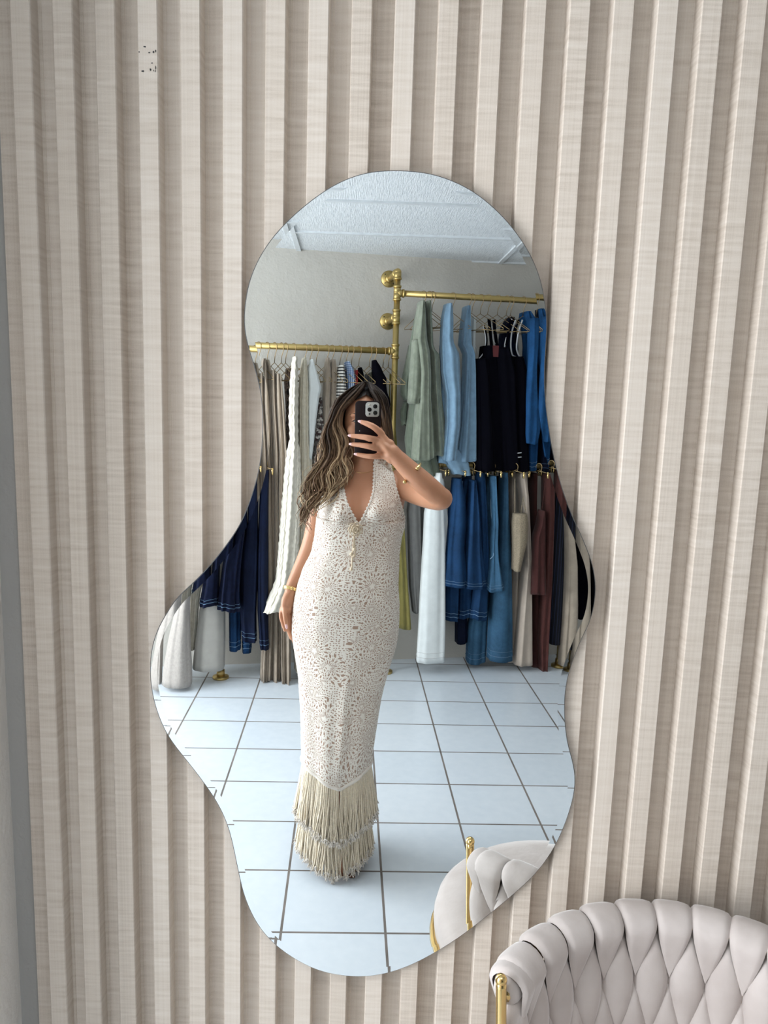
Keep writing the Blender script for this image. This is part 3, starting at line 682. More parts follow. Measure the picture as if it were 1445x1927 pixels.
low('jeans', 'faded blue jeans with slit leg hanging lowest left of the wide pair', 'jeans', [(893,912,921),(1000,908,922),(1100,896,918),(1180,880,913),(1244,877,910)], DNM, .18, 'faded blue jeans with the slit leg', fold=.1, nf=3, hd=.06, hemline=TAN_ST)
low('denim_skirt', 'small faded denim dress with narrow looped neckline in front of the long faded jeans', 'dress', [(895,923,930),(950,924,932),(982,925,934),(1020,923,933),(1050,922,935),(1110,917,946)], DNM, .32, 'small faded denim dress', fold=.14, nf=3, hd=.05, hemline=TAN_ST, straps=[dict(p=[(926,908),(924,945),(925,975),(929,984),(933,978),(932,940),(931,912)], m=W_ST, r=.0022), dict(p=[(930,1035,.36),(928,1046,.36),(922,1052,.36)], m=W_ST, r=.0022)])
low('jeans', 'long faded blue wide-leg jeans beside the satin beige trousers', 'jeans', [(888,943,952),(950,940,954),(1000,937,957),(1060,934,960),(1120,924,962),(1180,921,963),(1240,918,963)], DNM, .27, 'long faded wide-leg jeans', fold=.08, nf=3, hd=.06, hemline=TAN_ST)
low('jeans', 'dark blue denim jeans glimpsed at the waist between the two faded pairs', 'jeans', [(897,935,944),(960,932,944),(1060,932,944),(1120,930,942)], DND, .16, 'dark jeans between the faded pairs', fold=.1, nf=3, hd=.05)
low('trousers', 'satin beige trousers mostly hidden behind the lace top', 'trousers', [(889,956,965),(950,956,967),(1080,958,972),(1200,950,970),(1240,928,972)], SAND, .17, 'half hidden beige trousers', fold=.1, nf=3, hd=.06)
low('trousers', 'satin beige trousers with pressed leg beside the maroon clothes', 'trousers', [(888,973,985),(930,980,990),(1000,981,994),(1060,984,996),(1150,975,997),(1248,966,998)], SAND, .27, 'satin beige trousers', fold=.1, nf=3, hd=.06, hem=.003)
low('lace_top', 'sequined beige bandeau top with thin straps in front of the beige trousers', 'top', [(966,966,990),(985,964,993),(1020,965,990),(1045,965,984),(1073,964,977)], cloth((.33, .27, .19), .5, .3, 240, 1.0, .1), .35, 'sequined bandeau top', fold=.06, nf=3, hd=.04, px=969, straps=[[(969,900),(968,930),(968,966)], [(985,935),(982,950),(980,968)], [(984,938),(987,950),(990,968)]], strap_r=.002)
low('trousers', 'dark maroon trousers directly right of the satin beige trousers', 'trousers', [(889,998,1006),(950,998,1004),(1100,997,1008),(1252,996,1014)], MAROON, .19, 'dark maroon trousers', fold=.1, nf=3, hd=.06)
low('camisole', 'maroon camisole with thin strap and slanted hem', 'top', [(960,1017,1021),(985,1012,1022),(1010,1003,1023),(1060,1001,1023),(1117,1000,1024)], MAROON, .33, 'maroon camisole', fold=.1, nf=3, hd=.05, straps=[[(1026,905),(1022,940),(1019,962)]], strap_r=.002, px=1014)
low('trousers', 'brighter maroon trousers with the lowest hem beside the pinstripe pair', 'trousers', [(892,1023,1040),(960,1022,1040),(1080,1018,1036),(1200,1012,1029),(1260,1014,1025)], cloth((.085, .028, .024), .8, .10, 30, .3, .08), .26, 'brighter maroon trousers', fold=.1, nf=3, hd=.06)
low('trousers', 'navy pinstriped trousers between maroon and beige trousers', 'trousers', [(905,1041,1052),(1000,1036,1060),(1100,1032,1058),(1208,1028,1054)], mat_stripes((.005, .006, .014), (.03, .045, .11), 62, 0, .86), .20, 'navy pinstriped trousers', fold=.06, nf=3, hd=.06)
low('trousers', 'beige linen trousers at the right end, just before the brass pole foot', 'trousers', [(905,1052,1062),(985,1060,1074),(1060,1062,1083),(1150,1058,1084),(1248,1050,1080)], BEIGE, .25, 'beige linen trousers', fold=.08, nf=4, hd=.06)
low('trousers', 'black trousers at the very right edge of the mirror', 'trousers', [(905,1062,1075),(1000,1078,1095),(1060,1082,1103),(1161,1082,1108)], BLK, .17, 'black trousers at the right end', fold=.08, nf=4, hd=.06)

# upper left rail
GT = 'long dresses on the left rail'
def up(name, lab, cat, rows, mat, off=.23, hg=None, px=None, **k):
    px = px or (rows[0][1]+rows[0][2])/2
    return G_(name, lab, cat, rows, mat, off=off, px=px, rail_z=ZL, hg=hg, **k)
up('long_dress', 'taupe pleated dress, first at the mirror edge on the left rail', 'dress', [(676,493,500),(700,488,502),(800,492,506),(900,498,509),(1100,497,512),(1275,490,508)], TAUPE, .26, 'first taupe dress', hd=.08, fold=.16, nf=6, px=487)
up('long_dress', 'taupe dress with ribbed collar, second from the mirror edge', 'dress', [(678,500,506),(700,502,511),(800,504,512),(900,506,516),(1100,504,520),(1285,498,515)], BEIGE, .22, 'taupe dress with ribbed collar', hd=.07, fold=.14, nf=6)
up('long_dress', 'taupe long dress with gathered front, third from the mirror edge', 'dress', [(698,509,517),(760,509,520),(850,513,526),(1000,513,528),(1280,510,526)], TAUPE, .25, 'third taupe dress', hd=.08, fold=.16, nf=6, px=517)
up('long_dress', 'taupe draped dress whose tail reaches furthest down to the floor', 'dress', [(704,519,528),(760,519,534),(850,524,540),(920,522,542),(985,522,536),(1100,524,546),(1287,528,545)], TAUPE, .29, 'taupe draped dress', hd=.08, fold=.18, nf=6, hem=.03, px=530)
up('cardigan', 'brown fuzzy patterned cardigan between taupe and cream dresses', 'cardigan', [(694,538,547),(720,535,551),(770,538,552),(860,538,548)], mat_print((.10, .06, .045), (.22, .16, .13), (.02, .016, .015), 40), .18, 'brown fuzzy cardigan', hd=.05, px=538)
CRK = cloth((.68, .63, .51), .85, .07, 70, .8, .2)
up('tiered_dress', 'cream ruffled tiered dress with long flounced hem, nearest the viewer on the left rail', 'dress', [(672,551,558),(720,546,560),(790,544,560),(828,546,560),(850,540,564),(900,535,566),(960,530,565),(1040,524,560),(1090,520,554),(1108,514,548),(1130,503,545),(1148,496,538)], CREAM, .40, 'cream ruffled tiered dress', hd=.07, fold=.1, nf=7, hem=.012, wr=.0042, m=90, n=80, px=553)
up('tiered_dress', 'cream crinkled long dress hanging right behind the ruffled one', 'dress', [(674,569,575),(712,563,580),(760,561,582),(828,561,582),(850,560,585),(960,558,588),(1100,554,582),(1200,552,584),(1260,555,586)], CRK, .30, 'cream crinkled long dress', hd=.07, fold=.12, nf=9, wr=.002, m=90, n=80, px=574)
up('blouse', 'crisp white blouse with pointed collar on the left rail', 'blouse', [(677,584,588),(695,579,594),(715,579,600),(730,580,604),(745,579,600),(790,579,594),(830,580,590),(862,580,586)], WHITE, .33, 'crisp white blouse', hd=.05, fold=.08, nf=3, px=584)
PRN = mat_print((.05, .02, .02), (.10, .09, .085), (.55, .52, .48), 42)
up('printed_dress', 'black and brown floral printed dress just left of the woman', 'dress', [(748,598,604),(780,595,608),(830,590,612),(880,586,616),(1000,585,625)], PRN, .24, 'floral printed dress', hd=.06, fold=.12, nf=5, px=596)
up('blouse', 'taupe satin blouse, left one of the pair above the woman', 'blouse', [(674,613,619),(700,608,622),(760,607,620),(900,606,622)], TAUPE, .27, 'left taupe satin blouse', hd=.05, fold=.14, nf=4)
up('blouse', 'taupe satin blouse, right one of the pair above the woman', 'blouse', [(677,622,630),(700,620,633),(760,619,633),(900,618,634)], BEIGE, .23, 'right taupe satin blouse', hd=.05, fold=.14, nf=4)
up('striped_top', 'black and white striped top above the woman', 'top', [(688,637,645),(700,634,648),(740,632,652),(880,632,652)], mat_stripes((.02, .02, .022), (.70, .68, .63), 62, 2, .42), .26, 'striped top', hd=.06, fold=.1, nf=4, px=641)
up('plaid_shirt', 'blue and white plaid shirt beside the striped top', 'shirt', [(681,649,656),(695,649,664),(712,650,668),(740,652,664),(880,652,664)], mat_plaid((.035, .08, .20), (.16, .25, .42), (.62, .66, .72), 95), .24, 'blue plaid shirt', hd=.06, fold=.12, nf=4)
up('red_top', 'bright red narrow top beside the plaid shirt', 'top', [(697,668,671),(720,665,672),(880,663,673)], cloth((.42, .02, .02), .8, .08, 30, .3, .1), .23, 'bright red top', hd=.05, px=663)
up('black_camisole', 'black soft top between the red and the charcoal tops', 'top', [(692,675,679),(708,673,684),(760,673,685),(880,673,685)], BLK, .22, 'black soft top', hd=.05)
up('charcoal_top', 'charcoal narrow top between two black ones', 'top', [(704,689,692),(720,686,694),(880,685,696)], cloth((.03, .03, .034), .85), .20, 'charcoal top', hd=.05, px=697)
up('olive_top', 'olive grey narrow top beside the big black blouse', 'top', [(701,696,699),(720,694,702),(880,693,703)], cloth((.10, .10, .06), .85), .19, 'olive grey top', hd=.05, px=706)
up('black_blouse', 'black blouse with pointed collar tilted beside the tall brass pole', 'blouse', [(678,701,706),(690,700,715),(702,700,721),(712,701,727),(722,702,726),(738,705,728),(752,712,733),(760,717,734),(790,712,728)], BLK, .27, 'black blouse with pointed collar', hd=.05, fold=.04, nf=3, px=723)
up('yellow_dress', 'olive yellow strappy long dress just left of the tall brass pole', 'dress', [(766,727,737),(800,727,742),(850,726,747),(950,735,757),(1080,745,764),(1180,742,772)], OLIVE, .16, 'olive yellow strappy dress', hd=.05, fold=.12, nf=4, hem=.012, px=733, straps=[[(734,704),(733,730),(733,768)], [(735,704),(737,735),(737,768)]], strap_r=.0035)

# lower left rail: skirts and jeans, in front
def lowl(name, lab, cat, rows, mat, off=.30, hg=None, px=None, **k):
    px = px or (rows[0][1]+rows[0][2])/2
    return G_(name, lab, cat, rows, mat, off=off, px=px, rail_z=ZD, hg=hg, clips=True, w=.12, **k)
lowl('jeans', 'near-black long jeans nearest the taupe dresses on the low left rail', 'jeans', [(884,492,506),(960,487,504),(1060,484,504),(1150,484,504),(1218,489,505)], DND, .33, 'near-black long jeans', hd=.07, fold=.1, nf=3, hemline=TAN_ST)
lowl('jeans', 'navy jeans with slit hem, second from the taupe dresses', 'jeans', [(888,474,488),(960,465,486),(1060,453,486),(1150,453,482),(1203,456,482)], DND, .31, 'navy jeans with slit hem', hd=.07, fold=.12, nf=3, hemline=TAN_ST)
lowl('denim_skirt', 'navy flared denim skirt overlapping the navy jeans', 'skirt', [(890,455,470),(980,440,462),(1060,420,452),(1120,413,448),(1146,411,450)], NAVY, .38, 'navy flared denim skirt', hd=.07, fold=.2, nf=4, hem=.012, hemline=TAN_ST)
lowl('denim_skirt', 'navy denim skirt whose corner hangs over the stone grey skirt', 'skirt', [(892,425,440),(980,405,428),(1060,388,414),(1110,380,412),(1137,375,411)], NAVY, .36, 'navy skirt over the stone grey one', hd=.07, fold=.16, nf=3, hemline=TAN_ST)
lowl('jeans', 'washed blue jeans whose hem shows lowest below the navy skirts', 'jeans', [(900,440,455),(1060,432,456),(1150,430,454),(1220,431,453)], DN, .22, 'washed blue jeans, left pair', hd=.06, fold=.1, nf=3, hemline=W_ST)
lowl('jeans', 'washed blue jeans whose frayed hem shows between navy jeans and skirt', 'jeans', [(900,462,472),(1060,455,478),(1150,454,478),(1225,456,472)], DN, .21, 'washed blue jeans, right pair', hd=.06, fold=.1, nf=3, hemline=W_ST)
lowl('leather_skirt', 'smooth stone grey skirt with side slit on the low left rail', 'skirt', [(900,405,430),(1000,392,425),(1090,382,424),(1138,376,424),(1200,368,424),(1255,362,423)], LGREY, .28, 'smooth stone grey skirt', hd=.08, fold=.035, nf=3, hem=.008)
lowl('trousers', 'cream ribbed trousers between the woven skirt and the stone grey one', 'trousers', [(900,385,395),(1060,368,390),(1120,358,376),(1218,358,368)], CREAM, .22, 'cream ribbed trousers', hd=.05, fold=.1, nf=6)
lowl('tweed_skirt', 'pale greige woven long skirt nearest the left mirror edge', 'skirt', [(900,370,385),(1060,352,372),(1130,334,357),(1200,318,358),(1260,308,361),(1286,306,361)], PEARL, .36, 'pale woven long skirt', hd=.08, fold=.05, nf=4, hem=.006)
lowl('trousers', 'pale greige trousers cut off by the left mirror edge', 'trousers', [(900,350,362),(1060,325,345),(1200,288,307),(1292,286,304)], PEARL, .25, 'pale trousers at the left mirror edge', hd=.05, fold=.1, nf=4)

# ------------------------------------------------------------------ the woman taking the picture
SKIN = mat_skin(); LACE = mat_lace(); HAIR = mat_hair()
def P(px, py, y): return aty(px, py, y)
TOR = [(862,669,711,2.555,.050,.055),(874,660,718,2.56,.055,.06),(884,648,730,2.565,.060,.07),(896,618,752,2.57,.07,.085),(912,604,762,2.57,.08,.095),(935,601,763,2.565,.088,.10),
       (960,601,757,2.56,.095,.10),(985,599,758,2.555,.10,.10),(1010,596,751,2.55,.10,.095),(1040,590,747,2.54,.10,.09),(1070,574,746,2.53,.105,.095),(1100,564,745,2.52,.112,.105),
       (1130,557,747,2.515,.12,.115),(1160,554,747,2.51,.122,.12),(1190,553,745,2.50,.12,.115),(1215,556,741,2.49,.118,.11),(1240,560,733,2.48,.117,.10),(1270,565,724,2.46,.115,.10),
       (1300,567,716,2.445,.113,.095),(1340,570,709,2.42,.112,.09),(1380,571,703,2.40,.11,.09),(1420,572,696,2.385,.108,.09),(1470,574,694,2.375,.105,.09)]
TZ = []
for r in TOR:
    a, b = P(r[1], r[0], r[3]), P(r[2], r[0], r[3]); TZ.append((-(a.z+b.z)/2, (a.x+b.x)/2, (b.x-a.x)/2, r[3], r[4], r[5]))
BUST = [P(636, 962, 2.5), P(714, 960, 2.5)]
def bump(x, z):
    s_ = 0
    for b in BUST:
        dz = z-b.z; s_ += .052*math.exp(-((x-b.x)/.047)**2 - (dz/(.040 if dz < 0 else .062))**2)
    return s_
def tring(z, th, off=0.0):
    c, hs, yc, hf, hb = lin(TZ, -z); cs, sn = math.cos(th), math.sin(th)
    x = c + (hs+off)*math.copysign(abs(cs)**.9, cs)
    if sn >= 0: y = yc - (hf+off)*sn**.9 - bump(x, z)*sn
    else: y = yc + (hb+off)*(-sn)**.9
    return Vector((x, y, z))
def front(x, z, off=0.0):
    c, hs, yc, hf, hb = lin(TZ, -z); u = max(-.985, min(.985, (x-c)/(hs+off))); return yc - (hf+off)*(1-u*u)**.5 - bump(x, z)*(1-u*u)**.5
zt, zb = -TZ[0][0], -TZ[-1][0]
body = MB()
n = 48; rows = []
for i in range(60):
    z = zt+(P(640, 1300, 2.45).z-zt)*i/59; rows.append([tring(z, -2*PI*k/n) for k in range(n)])
body.grid(rows)
body.tube([P(690, 880, 2.57), P(688, 862, 2.565), P(686, 840, 2.565), P(684, 815, 2.565)], [.062, .053, .051, .054], 24)
# head, turned a little to the left of the picture
HC = P(683, 797, 2.56); ha = math.radians(9)
HX, HY, HZ = Vector((math.cos(ha), math.sin(ha)*-1, 0)), Vector((math.sin(ha), math.cos(ha), 0)), Vector((0, 0, 1))
HX, HY = Vector((math.cos(ha), -math.sin(ha), 0)), Vector((math.sin(ha), math.cos(ha), 0))
HX, HY = Vector((math.cos(ha), math.sin(ha), 0)), Vector((-math.sin(ha), math.cos(ha), 0))
def HP(x, y, z): return HC + HX*x + HY*y + HZ*z           # x to picture right, -y to the viewer in the glass
def head_pt(a, b, k=1.0):
    """a: azimuth (0 = face), b: elevation"""
    x, y, z = math.sin(a)*math.cos(b), -math.cos(a)*math.cos(b), math.sin(b)
    X, Y, Zz = .0715*x, (.088 if y < 0 else .098)*y, (.110 if z > 0 else .118)*z
    if z < 0:
        jaw = 1 - .42*min(1, -z)**1.6 * (1 if y < .2 else .6); X *= jaw
        if y < 0: Y *= 1 - .10*(-z)
        else: Y *= 1 - .38*(-z)
    return HP(X*k, Y*k, Zz*k)
rows = []
for i in range(29):
    b = -PI/2+.03 + (PI-.06)*i/28; rows.append([head_pt(2*PI*k/40, b) for k in range(40)])
body.grid(rows)
body.tube([HP(0, -.080, .018), HP(0, -.092, -.004), HP(0, -.104, -.026), HP(0, -.092, -.034)], [.008, .010, .0135, .010], 10)   # nose
for q in (-1, 1): body.ball(HP(.011*q, -.092, -.030), .008, .009, .007, 10, 8)
body.ball(HP(0, -.083, -.056), .022, .010, .0065, 16, 8, (HX, HY, HZ)); body.ball(HP(0, -.081, -.068), .019, .010, .0075, 16, 8, (HX, HY, HZ))
body.ball(HP(0, -.072, -.098), .017, .014, .014, 14, 8)
for q in (-1, 1):
    body.ball(HP(.036*q, -.062, -.022), .024, .018, .022, 14, 10); body.ball(HP(.031*q, -.073, .026), .022, .010, .008, 12, 8)
    body.ball(HP(.074*q, .008, -.008), .007, .016, .028, 12, 10, (HX, HY, HZ)); body.ball(HP(.078*q, .016, .006), .006, .012, .015, 10, 8, (HX, HY, HZ))
def chain(pts, n=14, flat=1.0):
    q = spline([(*P(p[0], p[1], p[2]), p[3]) for p in pts], 6*len(pts)); body.tube([v[:3] for v in q], [v[3] for v in q], n, flat=flat)
    body.ball(q[-1][:3], q[-1][3]*.98, n=n, m=8); body.ball(q[0][:3], q[0][3]*.98, n=n, m=8)
# arm at the side
chain([(612,916,2.575,.040),(603,945,2.575,.038),(596,985,2.575,.036),(588,1018,2.565,.0335),(577,1048,2.55,.031),(563,1077,2.53,.0265),(551,1100,2.515,.0215),(547,1113,2.505,.021)], 18)
chain([(547,1112,2.505,.019),(543,1128,2.495,.021),(541,1146,2.49,.018)], 16, .72)
chain([(545,1113,2.50,.015),(536,1130,2.485,.014),(534,1148,2.48,.010)], 14, .8)
HANDL = [[(535,1146,2.475,.0082),(536,1160,2.462,.0078),(539,1177,2.458,.0066)], [(531,1144,2.487,.0082),(529,1160,2.483,.0078),(536,1186,2.478,.0062)], [(538,1146,2.492,.0085),(538,1172,2.490,.0078),(548,1202,2.486,.0060)],
         [(544,1146,2.497,.0085),(545,1175,2.497,.0076),(553,1209,2.494,.0058)], [(549,1144,2.503,.0078),(550,1170,2.505,.0068),(553,1193,2.505,.0056)]]
for f in HANDL: chain(f, 10)
# arm that holds the phone
chain([(752,906,2.585,.043),(772,920,2.53,.043),(800,931,2.44,.041),(822,938,2.36,.037),(831,939,2.335,.034)], 20)
chain([(831,938,2.335,.034),(812,922,2.325,.0365),(790,903,2.322,.0365),(766,880,2.320,.0315),(744,858,2.316,.0265),(738,852,2.315,.026)], 20, .92)
chain([(742,856,2.316,.025),(728,843,2.316,.0255),(718,834,2.318,.020)], 16, .62)
chain([(736,862,2.316,.018),(720,858,2.320,.013),(710,857,2.322,.009)], 14, .7)
chain([(733,836,2.318,.016),(722,822,2.318,.012),(716,814,2.318,.0095)], 14, .7)
FING = [[(718,816,2.317,.0098),(704,804,2.310,.0088),(692,798,2.316,.0080),(680,794,2.325,.0062)], [(716,830,2.317,.0094),(697,825,2.306,.0086),(680,822,2.316,.0078),(661,820,2.330,.0060)],
        [(716,845,2.317,.0092),(698,841,2.307,.0084),(682,838,2.316,.0076),(663,836,2.332,.0060)], [(716,859,2.318,.0086),(702,859,2.309,.0078),(688,858,2.316,.0070),(672,855,2.328,.0056)],
        [(736,848,2.330,.014),(728,832,2.346,.011),(718,818,2.358,.0092),(712,806,2.362,.0078)]]
for f in FING: chain([(*p[:3], p[3]*1.12) for p in f], 12)
# legs and feet under the hem
def leg(pts):
    q = spline(pts, 20); body.tube([v[:3] for v in q], [v[3] for v in q], 20)
a, b = P(615, 1270, 2.48), P(622, 1455, 2.42)
leg([(a.x, a.y, a.z, .066), (b.x, b.y, b.z, .046), (-.125, 2.44, .20, .040), (-.155, 2.50, .085, .027)])
a, b = P(668, 1270, 2.46), P(662, 1455, 2.38)
leg([(a.x, a.y, a.z, .068), (b.x, b.y, b.z, .046), (-.085, 2.40, .20, .040), (-.085, 2.43, .085, .027)])
FEET = ((-.155, 2.50), (-.085, 2.43))
for x, y in FEET:
    body.ball((x, y+.015, .075), .028, .032, .034, 14, 10); q = spline([(x, y, .08, .028), (x, y-.05, .055, .027), (x-.002, y-.10, .028, .03), (x-.003, y-.135, .02, .024)], 14); body.tube([v[:3] for v in q], [v[3] for v in q], 16, flat=.6)
base = refl((-.1, 2.42, 0))
woman = empty('person', base, 'woman in a cream crochet halter dress, one arm raised to photograph herself', 'person')
def skinmods(o):
    m = o.modifiers.new('join', 'REMESH'); m.mode = 'VOXEL'; m.voxel_size = .0032; m.use_smooth_shade = True
    s_ = o.modifiers.new('smooth', 'SMOOTH'); s_.factor = .5; s_.iterations = 4
body.build('body', SKIN, woman, True, mods=skinmods)
def sub(name, mat, fn, label=None, smooth=True, parent=None):
    m = MB(); fn(m); return m.build(name, mat, parent or woman, True, smooth=smooth, label=label)
WHT = plain('eye_white', (.75, .72, .70), .2); IRIS = plain('brown_iris', (.03, .015, .008), .15); LIP = plain('lip_colour', (.42, .14, .12), .4); BROW = plain('brow_hair', (.035, .02, .013), .7); NAIL = plain('pink_nail', (.78, .50, .50), .2)
for q in (-1, 1):
    ec = HP(.031*q, -.0735, .008)
    eye = sub('eye', WHT, lambda m: m.ball(ec, .0135, .0095, .0058, 16, 10, (HX, HY, HZ)))
    sub('iris', IRIS, lambda m: m.ball(ec-HY*.0062, .0055, .0045, .0053, 14, 8, (HX, HY, HZ)), parent=eye)
    sub('upper_lid', SKIN, lambda m: m.tube([ec + HX*(.0145*(t/6-1)) - HY*(.0055+.004*math.sin(PI*t/12)) + HZ*(.0008+.0062*math.sin(PI*t/12)) for t in range(13)], .0022, 8))
    sub('eyelashes', BROW, lambda m: m.tube([ec + HX*(.0155*(t/6-1)) - HY*(.0075+.0045*math.sin(PI*t/12)) + HZ*(-.001+.0058*math.sin(PI*t/12)) for t in range(13)], .0011, 6))
    sub('lower_lid', SKIN, lambda m: m.tube([ec + HX*(.0140*(t/6-1)) - HY*(.0055+.0035*math.sin(PI*t/12)) - HZ*(.0008+.0052*math.sin(PI*t/12)) for t in range(13)], .0016, 8))
    sub('eyebrow', BROW, lambda m: m.tube([HP((.011+.040*t/10)*q, -.0845+.020*(t/10)**2, .026+.006*math.sin(PI*min(1, t/10*.8+.1))) for t in range(11)], [.0014+.0022*math.sin(PI*(t+1.5)/13) for t in range(11)], 8, flat=.5))
sub('lips', LIP, lambda m: (m.ball(HP(0, -.0865, -.0575), .021, .009, .0048, 16, 8, (HX, HY, HZ)), m.ball(HP(0, -.0855, -.0665), .018, .009, .0055, 16, 8, (HX, HY, HZ))))
def nail(p0, p1, r, m):
    a, b = Vector(P(*p0)), Vector(P(*p1)); d = (b-a).normalized(); s_ = d.cross(Vector((0, -1, 0))).normalized(); nn = s_.cross(d)
    if nn.y > 0: nn = -nn
    m.ball(b + d*r*.25 + nn*r*.62, r*.72, r*1.55, r*.34, 12, 8, (s_, d, s_.cross(d)))
for f in FING[:4]: sub('fingernail', NAIL, lambda m: nail(f[-2][:3], f[-1][:3], f[-1][3], m))
sub('fingernail', NAIL, lambda m: nail(HANDL[0][-2][:3], HANDL[0][-1][:3], .0068, m))
# dress: skirt and bodice side, worked as one sleeve of lace
dress = MB(); n = 96
z0, z1 = P(680, 978, 2.5).z, P(640, 1430, 2.40).z; M = 90; rows = []; uvs = []
rk = random.Random(3)
def hem_dz(th):                         # the hem dips to a point left of centre
    x = math.cos(th); s_ = max(0, math.sin(th)); return -.050*s_*max(0, 1-abs(x-.12)/1.0) + .012
for i in range(M):
    t = i/(M-1); z = z0+(z1-z0)*t; row = []; uv = []
    for k in range(n+1):
        th = -PI/2 - 2*PI*k/n
        zz = z + hem_dz(th)*max(0, t*1.15-.15)**4
        p = tring(zz, th, .006 + .0012*math.sin(9*th+5*t) + .0008*rk.uniform(-1, 1))
        kn = math.exp(-((t-.80)/.2)**2)*.012*math.exp(-((math.cos(th)-.12)/.10)**2)*max(0, math.sin(th)); p.y -= kn
        fo = .0035*t*math.sin(7*th+2)*max(0, math.sin(th)); p.y -= fo
        row.append(p); uv.append((k/n*.95, t*.86))
    rows.append(row); uvs.append(uv)
dress.grid(rows, closed=False, cap=False, uv=uvs)
def panel(inn, outr, uo):
    R, U = [], []
    for i in range(40):
        py = 864 + (992-864)*i/39; a, b = lin(inn, py)[0], lin(outr, py)[0]; row = []; uv = []
        for j in range(17):
            px = a+(b-a)*j/16; p = P(px, py, 2.48)
            for _ in range(4): p = P(px, py, front(p.x, p.z, .006))
            if i < 6: p.y = p.y
            row.append(p); uv.append((uo + p.x*1.1, i/39*.26+.5))
        R.append(row); U.append(uv)
    return R, U
LIN = [(864,646),(900,645),(925,647),(945,652),(962,660),(978,669),(992,675)]; LOUT = [(864,638),(885,634),(900,622),(915,604),(935,601),(960,599),(992,597)]
RIN = [(864,705),(900,704),(925,703),(945,697),(962,689),(978,681),(992,675)]; ROUT = [(864,731),(885,737),(900,741),(915,744),(935,750),(955,756),(975,761),(992,760)]
panels = []
for inn, outr, uo in ((LIN, LOUT, .2), (RIN, ROUT, 1.4)):
    R, U = panel(inn, outr, uo); panels.append(R); dress.grid(R, closed=False, cap=False, uv=U)
for q, (R0, dxx) in enumerate(((panels[0], -1), (panels[1], 1))):        # straps carried round the neck
    a, b = R0[0][0], R0[0][-1]; bk = P(688, 858, 2.63)
    ra = spline([tuple(a), tuple((a+Vector((.004*dxx, .05, .025)))), tuple(bk + Vector((0, 0, 0)))], 10); rb = spline([tuple(b), tuple((b+Vector((-.006*dxx, .06, .012)))), tuple(bk - Vector((0, 0, .03)))], 10)
    dress.grid([[Vector(p).lerp(Vector(r), j/4) for j in range(5)] for p, r in zip(ra, rb)], closed=False, cap=False, uv=[[(i*.01, j*.01+.1) for j in range(5)] for i in range(10)])
def solid(o):
    m = o.modifiers.new('thickness', 'SOLIDIFY'); m.thickness = .003; m.offset = 0
do = dress.build('crochet_dress', LACE, woman, True, mods=solid)
CRO = cloth((.74, .62, .46), .85, .08, 300, 1.0, .2); CROW = cloth((.86, .80, .73), .85, .06, 300, 1.0, .2)
for R0 in panels:
    for col in (0, -1):
        m = MB(); L = 0; last = R0[0][col]; step = .0095 if col == 0 else .011
        edge = [r[col] for r in R0]; k = 0
        for a, b in zip(edge, edge[1:]):
            L += (b-a).length
            if L > step:
                L = 0; k += 1; m.ball(b - Vector((0, .003, 0)), .0052 if col == 0 else .004, .0032, .0050, 10, 6)
        m.tube([p - Vector((0, .003, 0)) for p in edge], .0022, 6)
        m.build('scalloped_trim', CROW, do, True)
# rose with two strings
rc = P(669, 996, 2.5); rc = P(669, 996, front(rc.x, rc.z, .022)); m = MB()
for ring_r, np_, pr, dy in ((.0155, 7, .0075, 0), (.010, 5, .006, -.004), (.005, 4, .004, -.008)):
    for k in range(np_):
        a = 2*PI*k/np_ + ring_r*90; c0 = rc + Vector((math.cos(a)*ring_r, dy, math.sin(a)*ring_r))
        m.tube([c0 + Vector((math.cos(2*PI*j/10)*pr, -.003*math.cos(2*PI*j/10-a), math.sin(2*PI*j/10)*pr)) for j in range(11)], .0020, 6)
    m.ball(rc+Vector((0, dy+.003, 0)), ring_r, .004, ring_r, 14, 8)
m.build('crochet_rose', CRO, do, True)
for pts_, bob in (([(667,1008),(667,1022),(668,1036),(667,1046)], [(667,1034),(666,1046)]), ([(666,1008),(665,1025),(663,1045),(662,1070)], [(661,1043),(661,1071)])):
    m = MB(); W = [P(a, b, front(P(a, b, 2.45).x, P(a, b, 2.45).z, .016)) for a, b in pts_]; m.tube(spline(W, 16), .0026, 8)
    for a, b in bob: q = P(a, b, 2.45); q = P(a, b, front(q.x, q.z, .018)); m.ball(q, .0058, n=10, m=8)
    m.build('crochet_string', CRO, do, True)
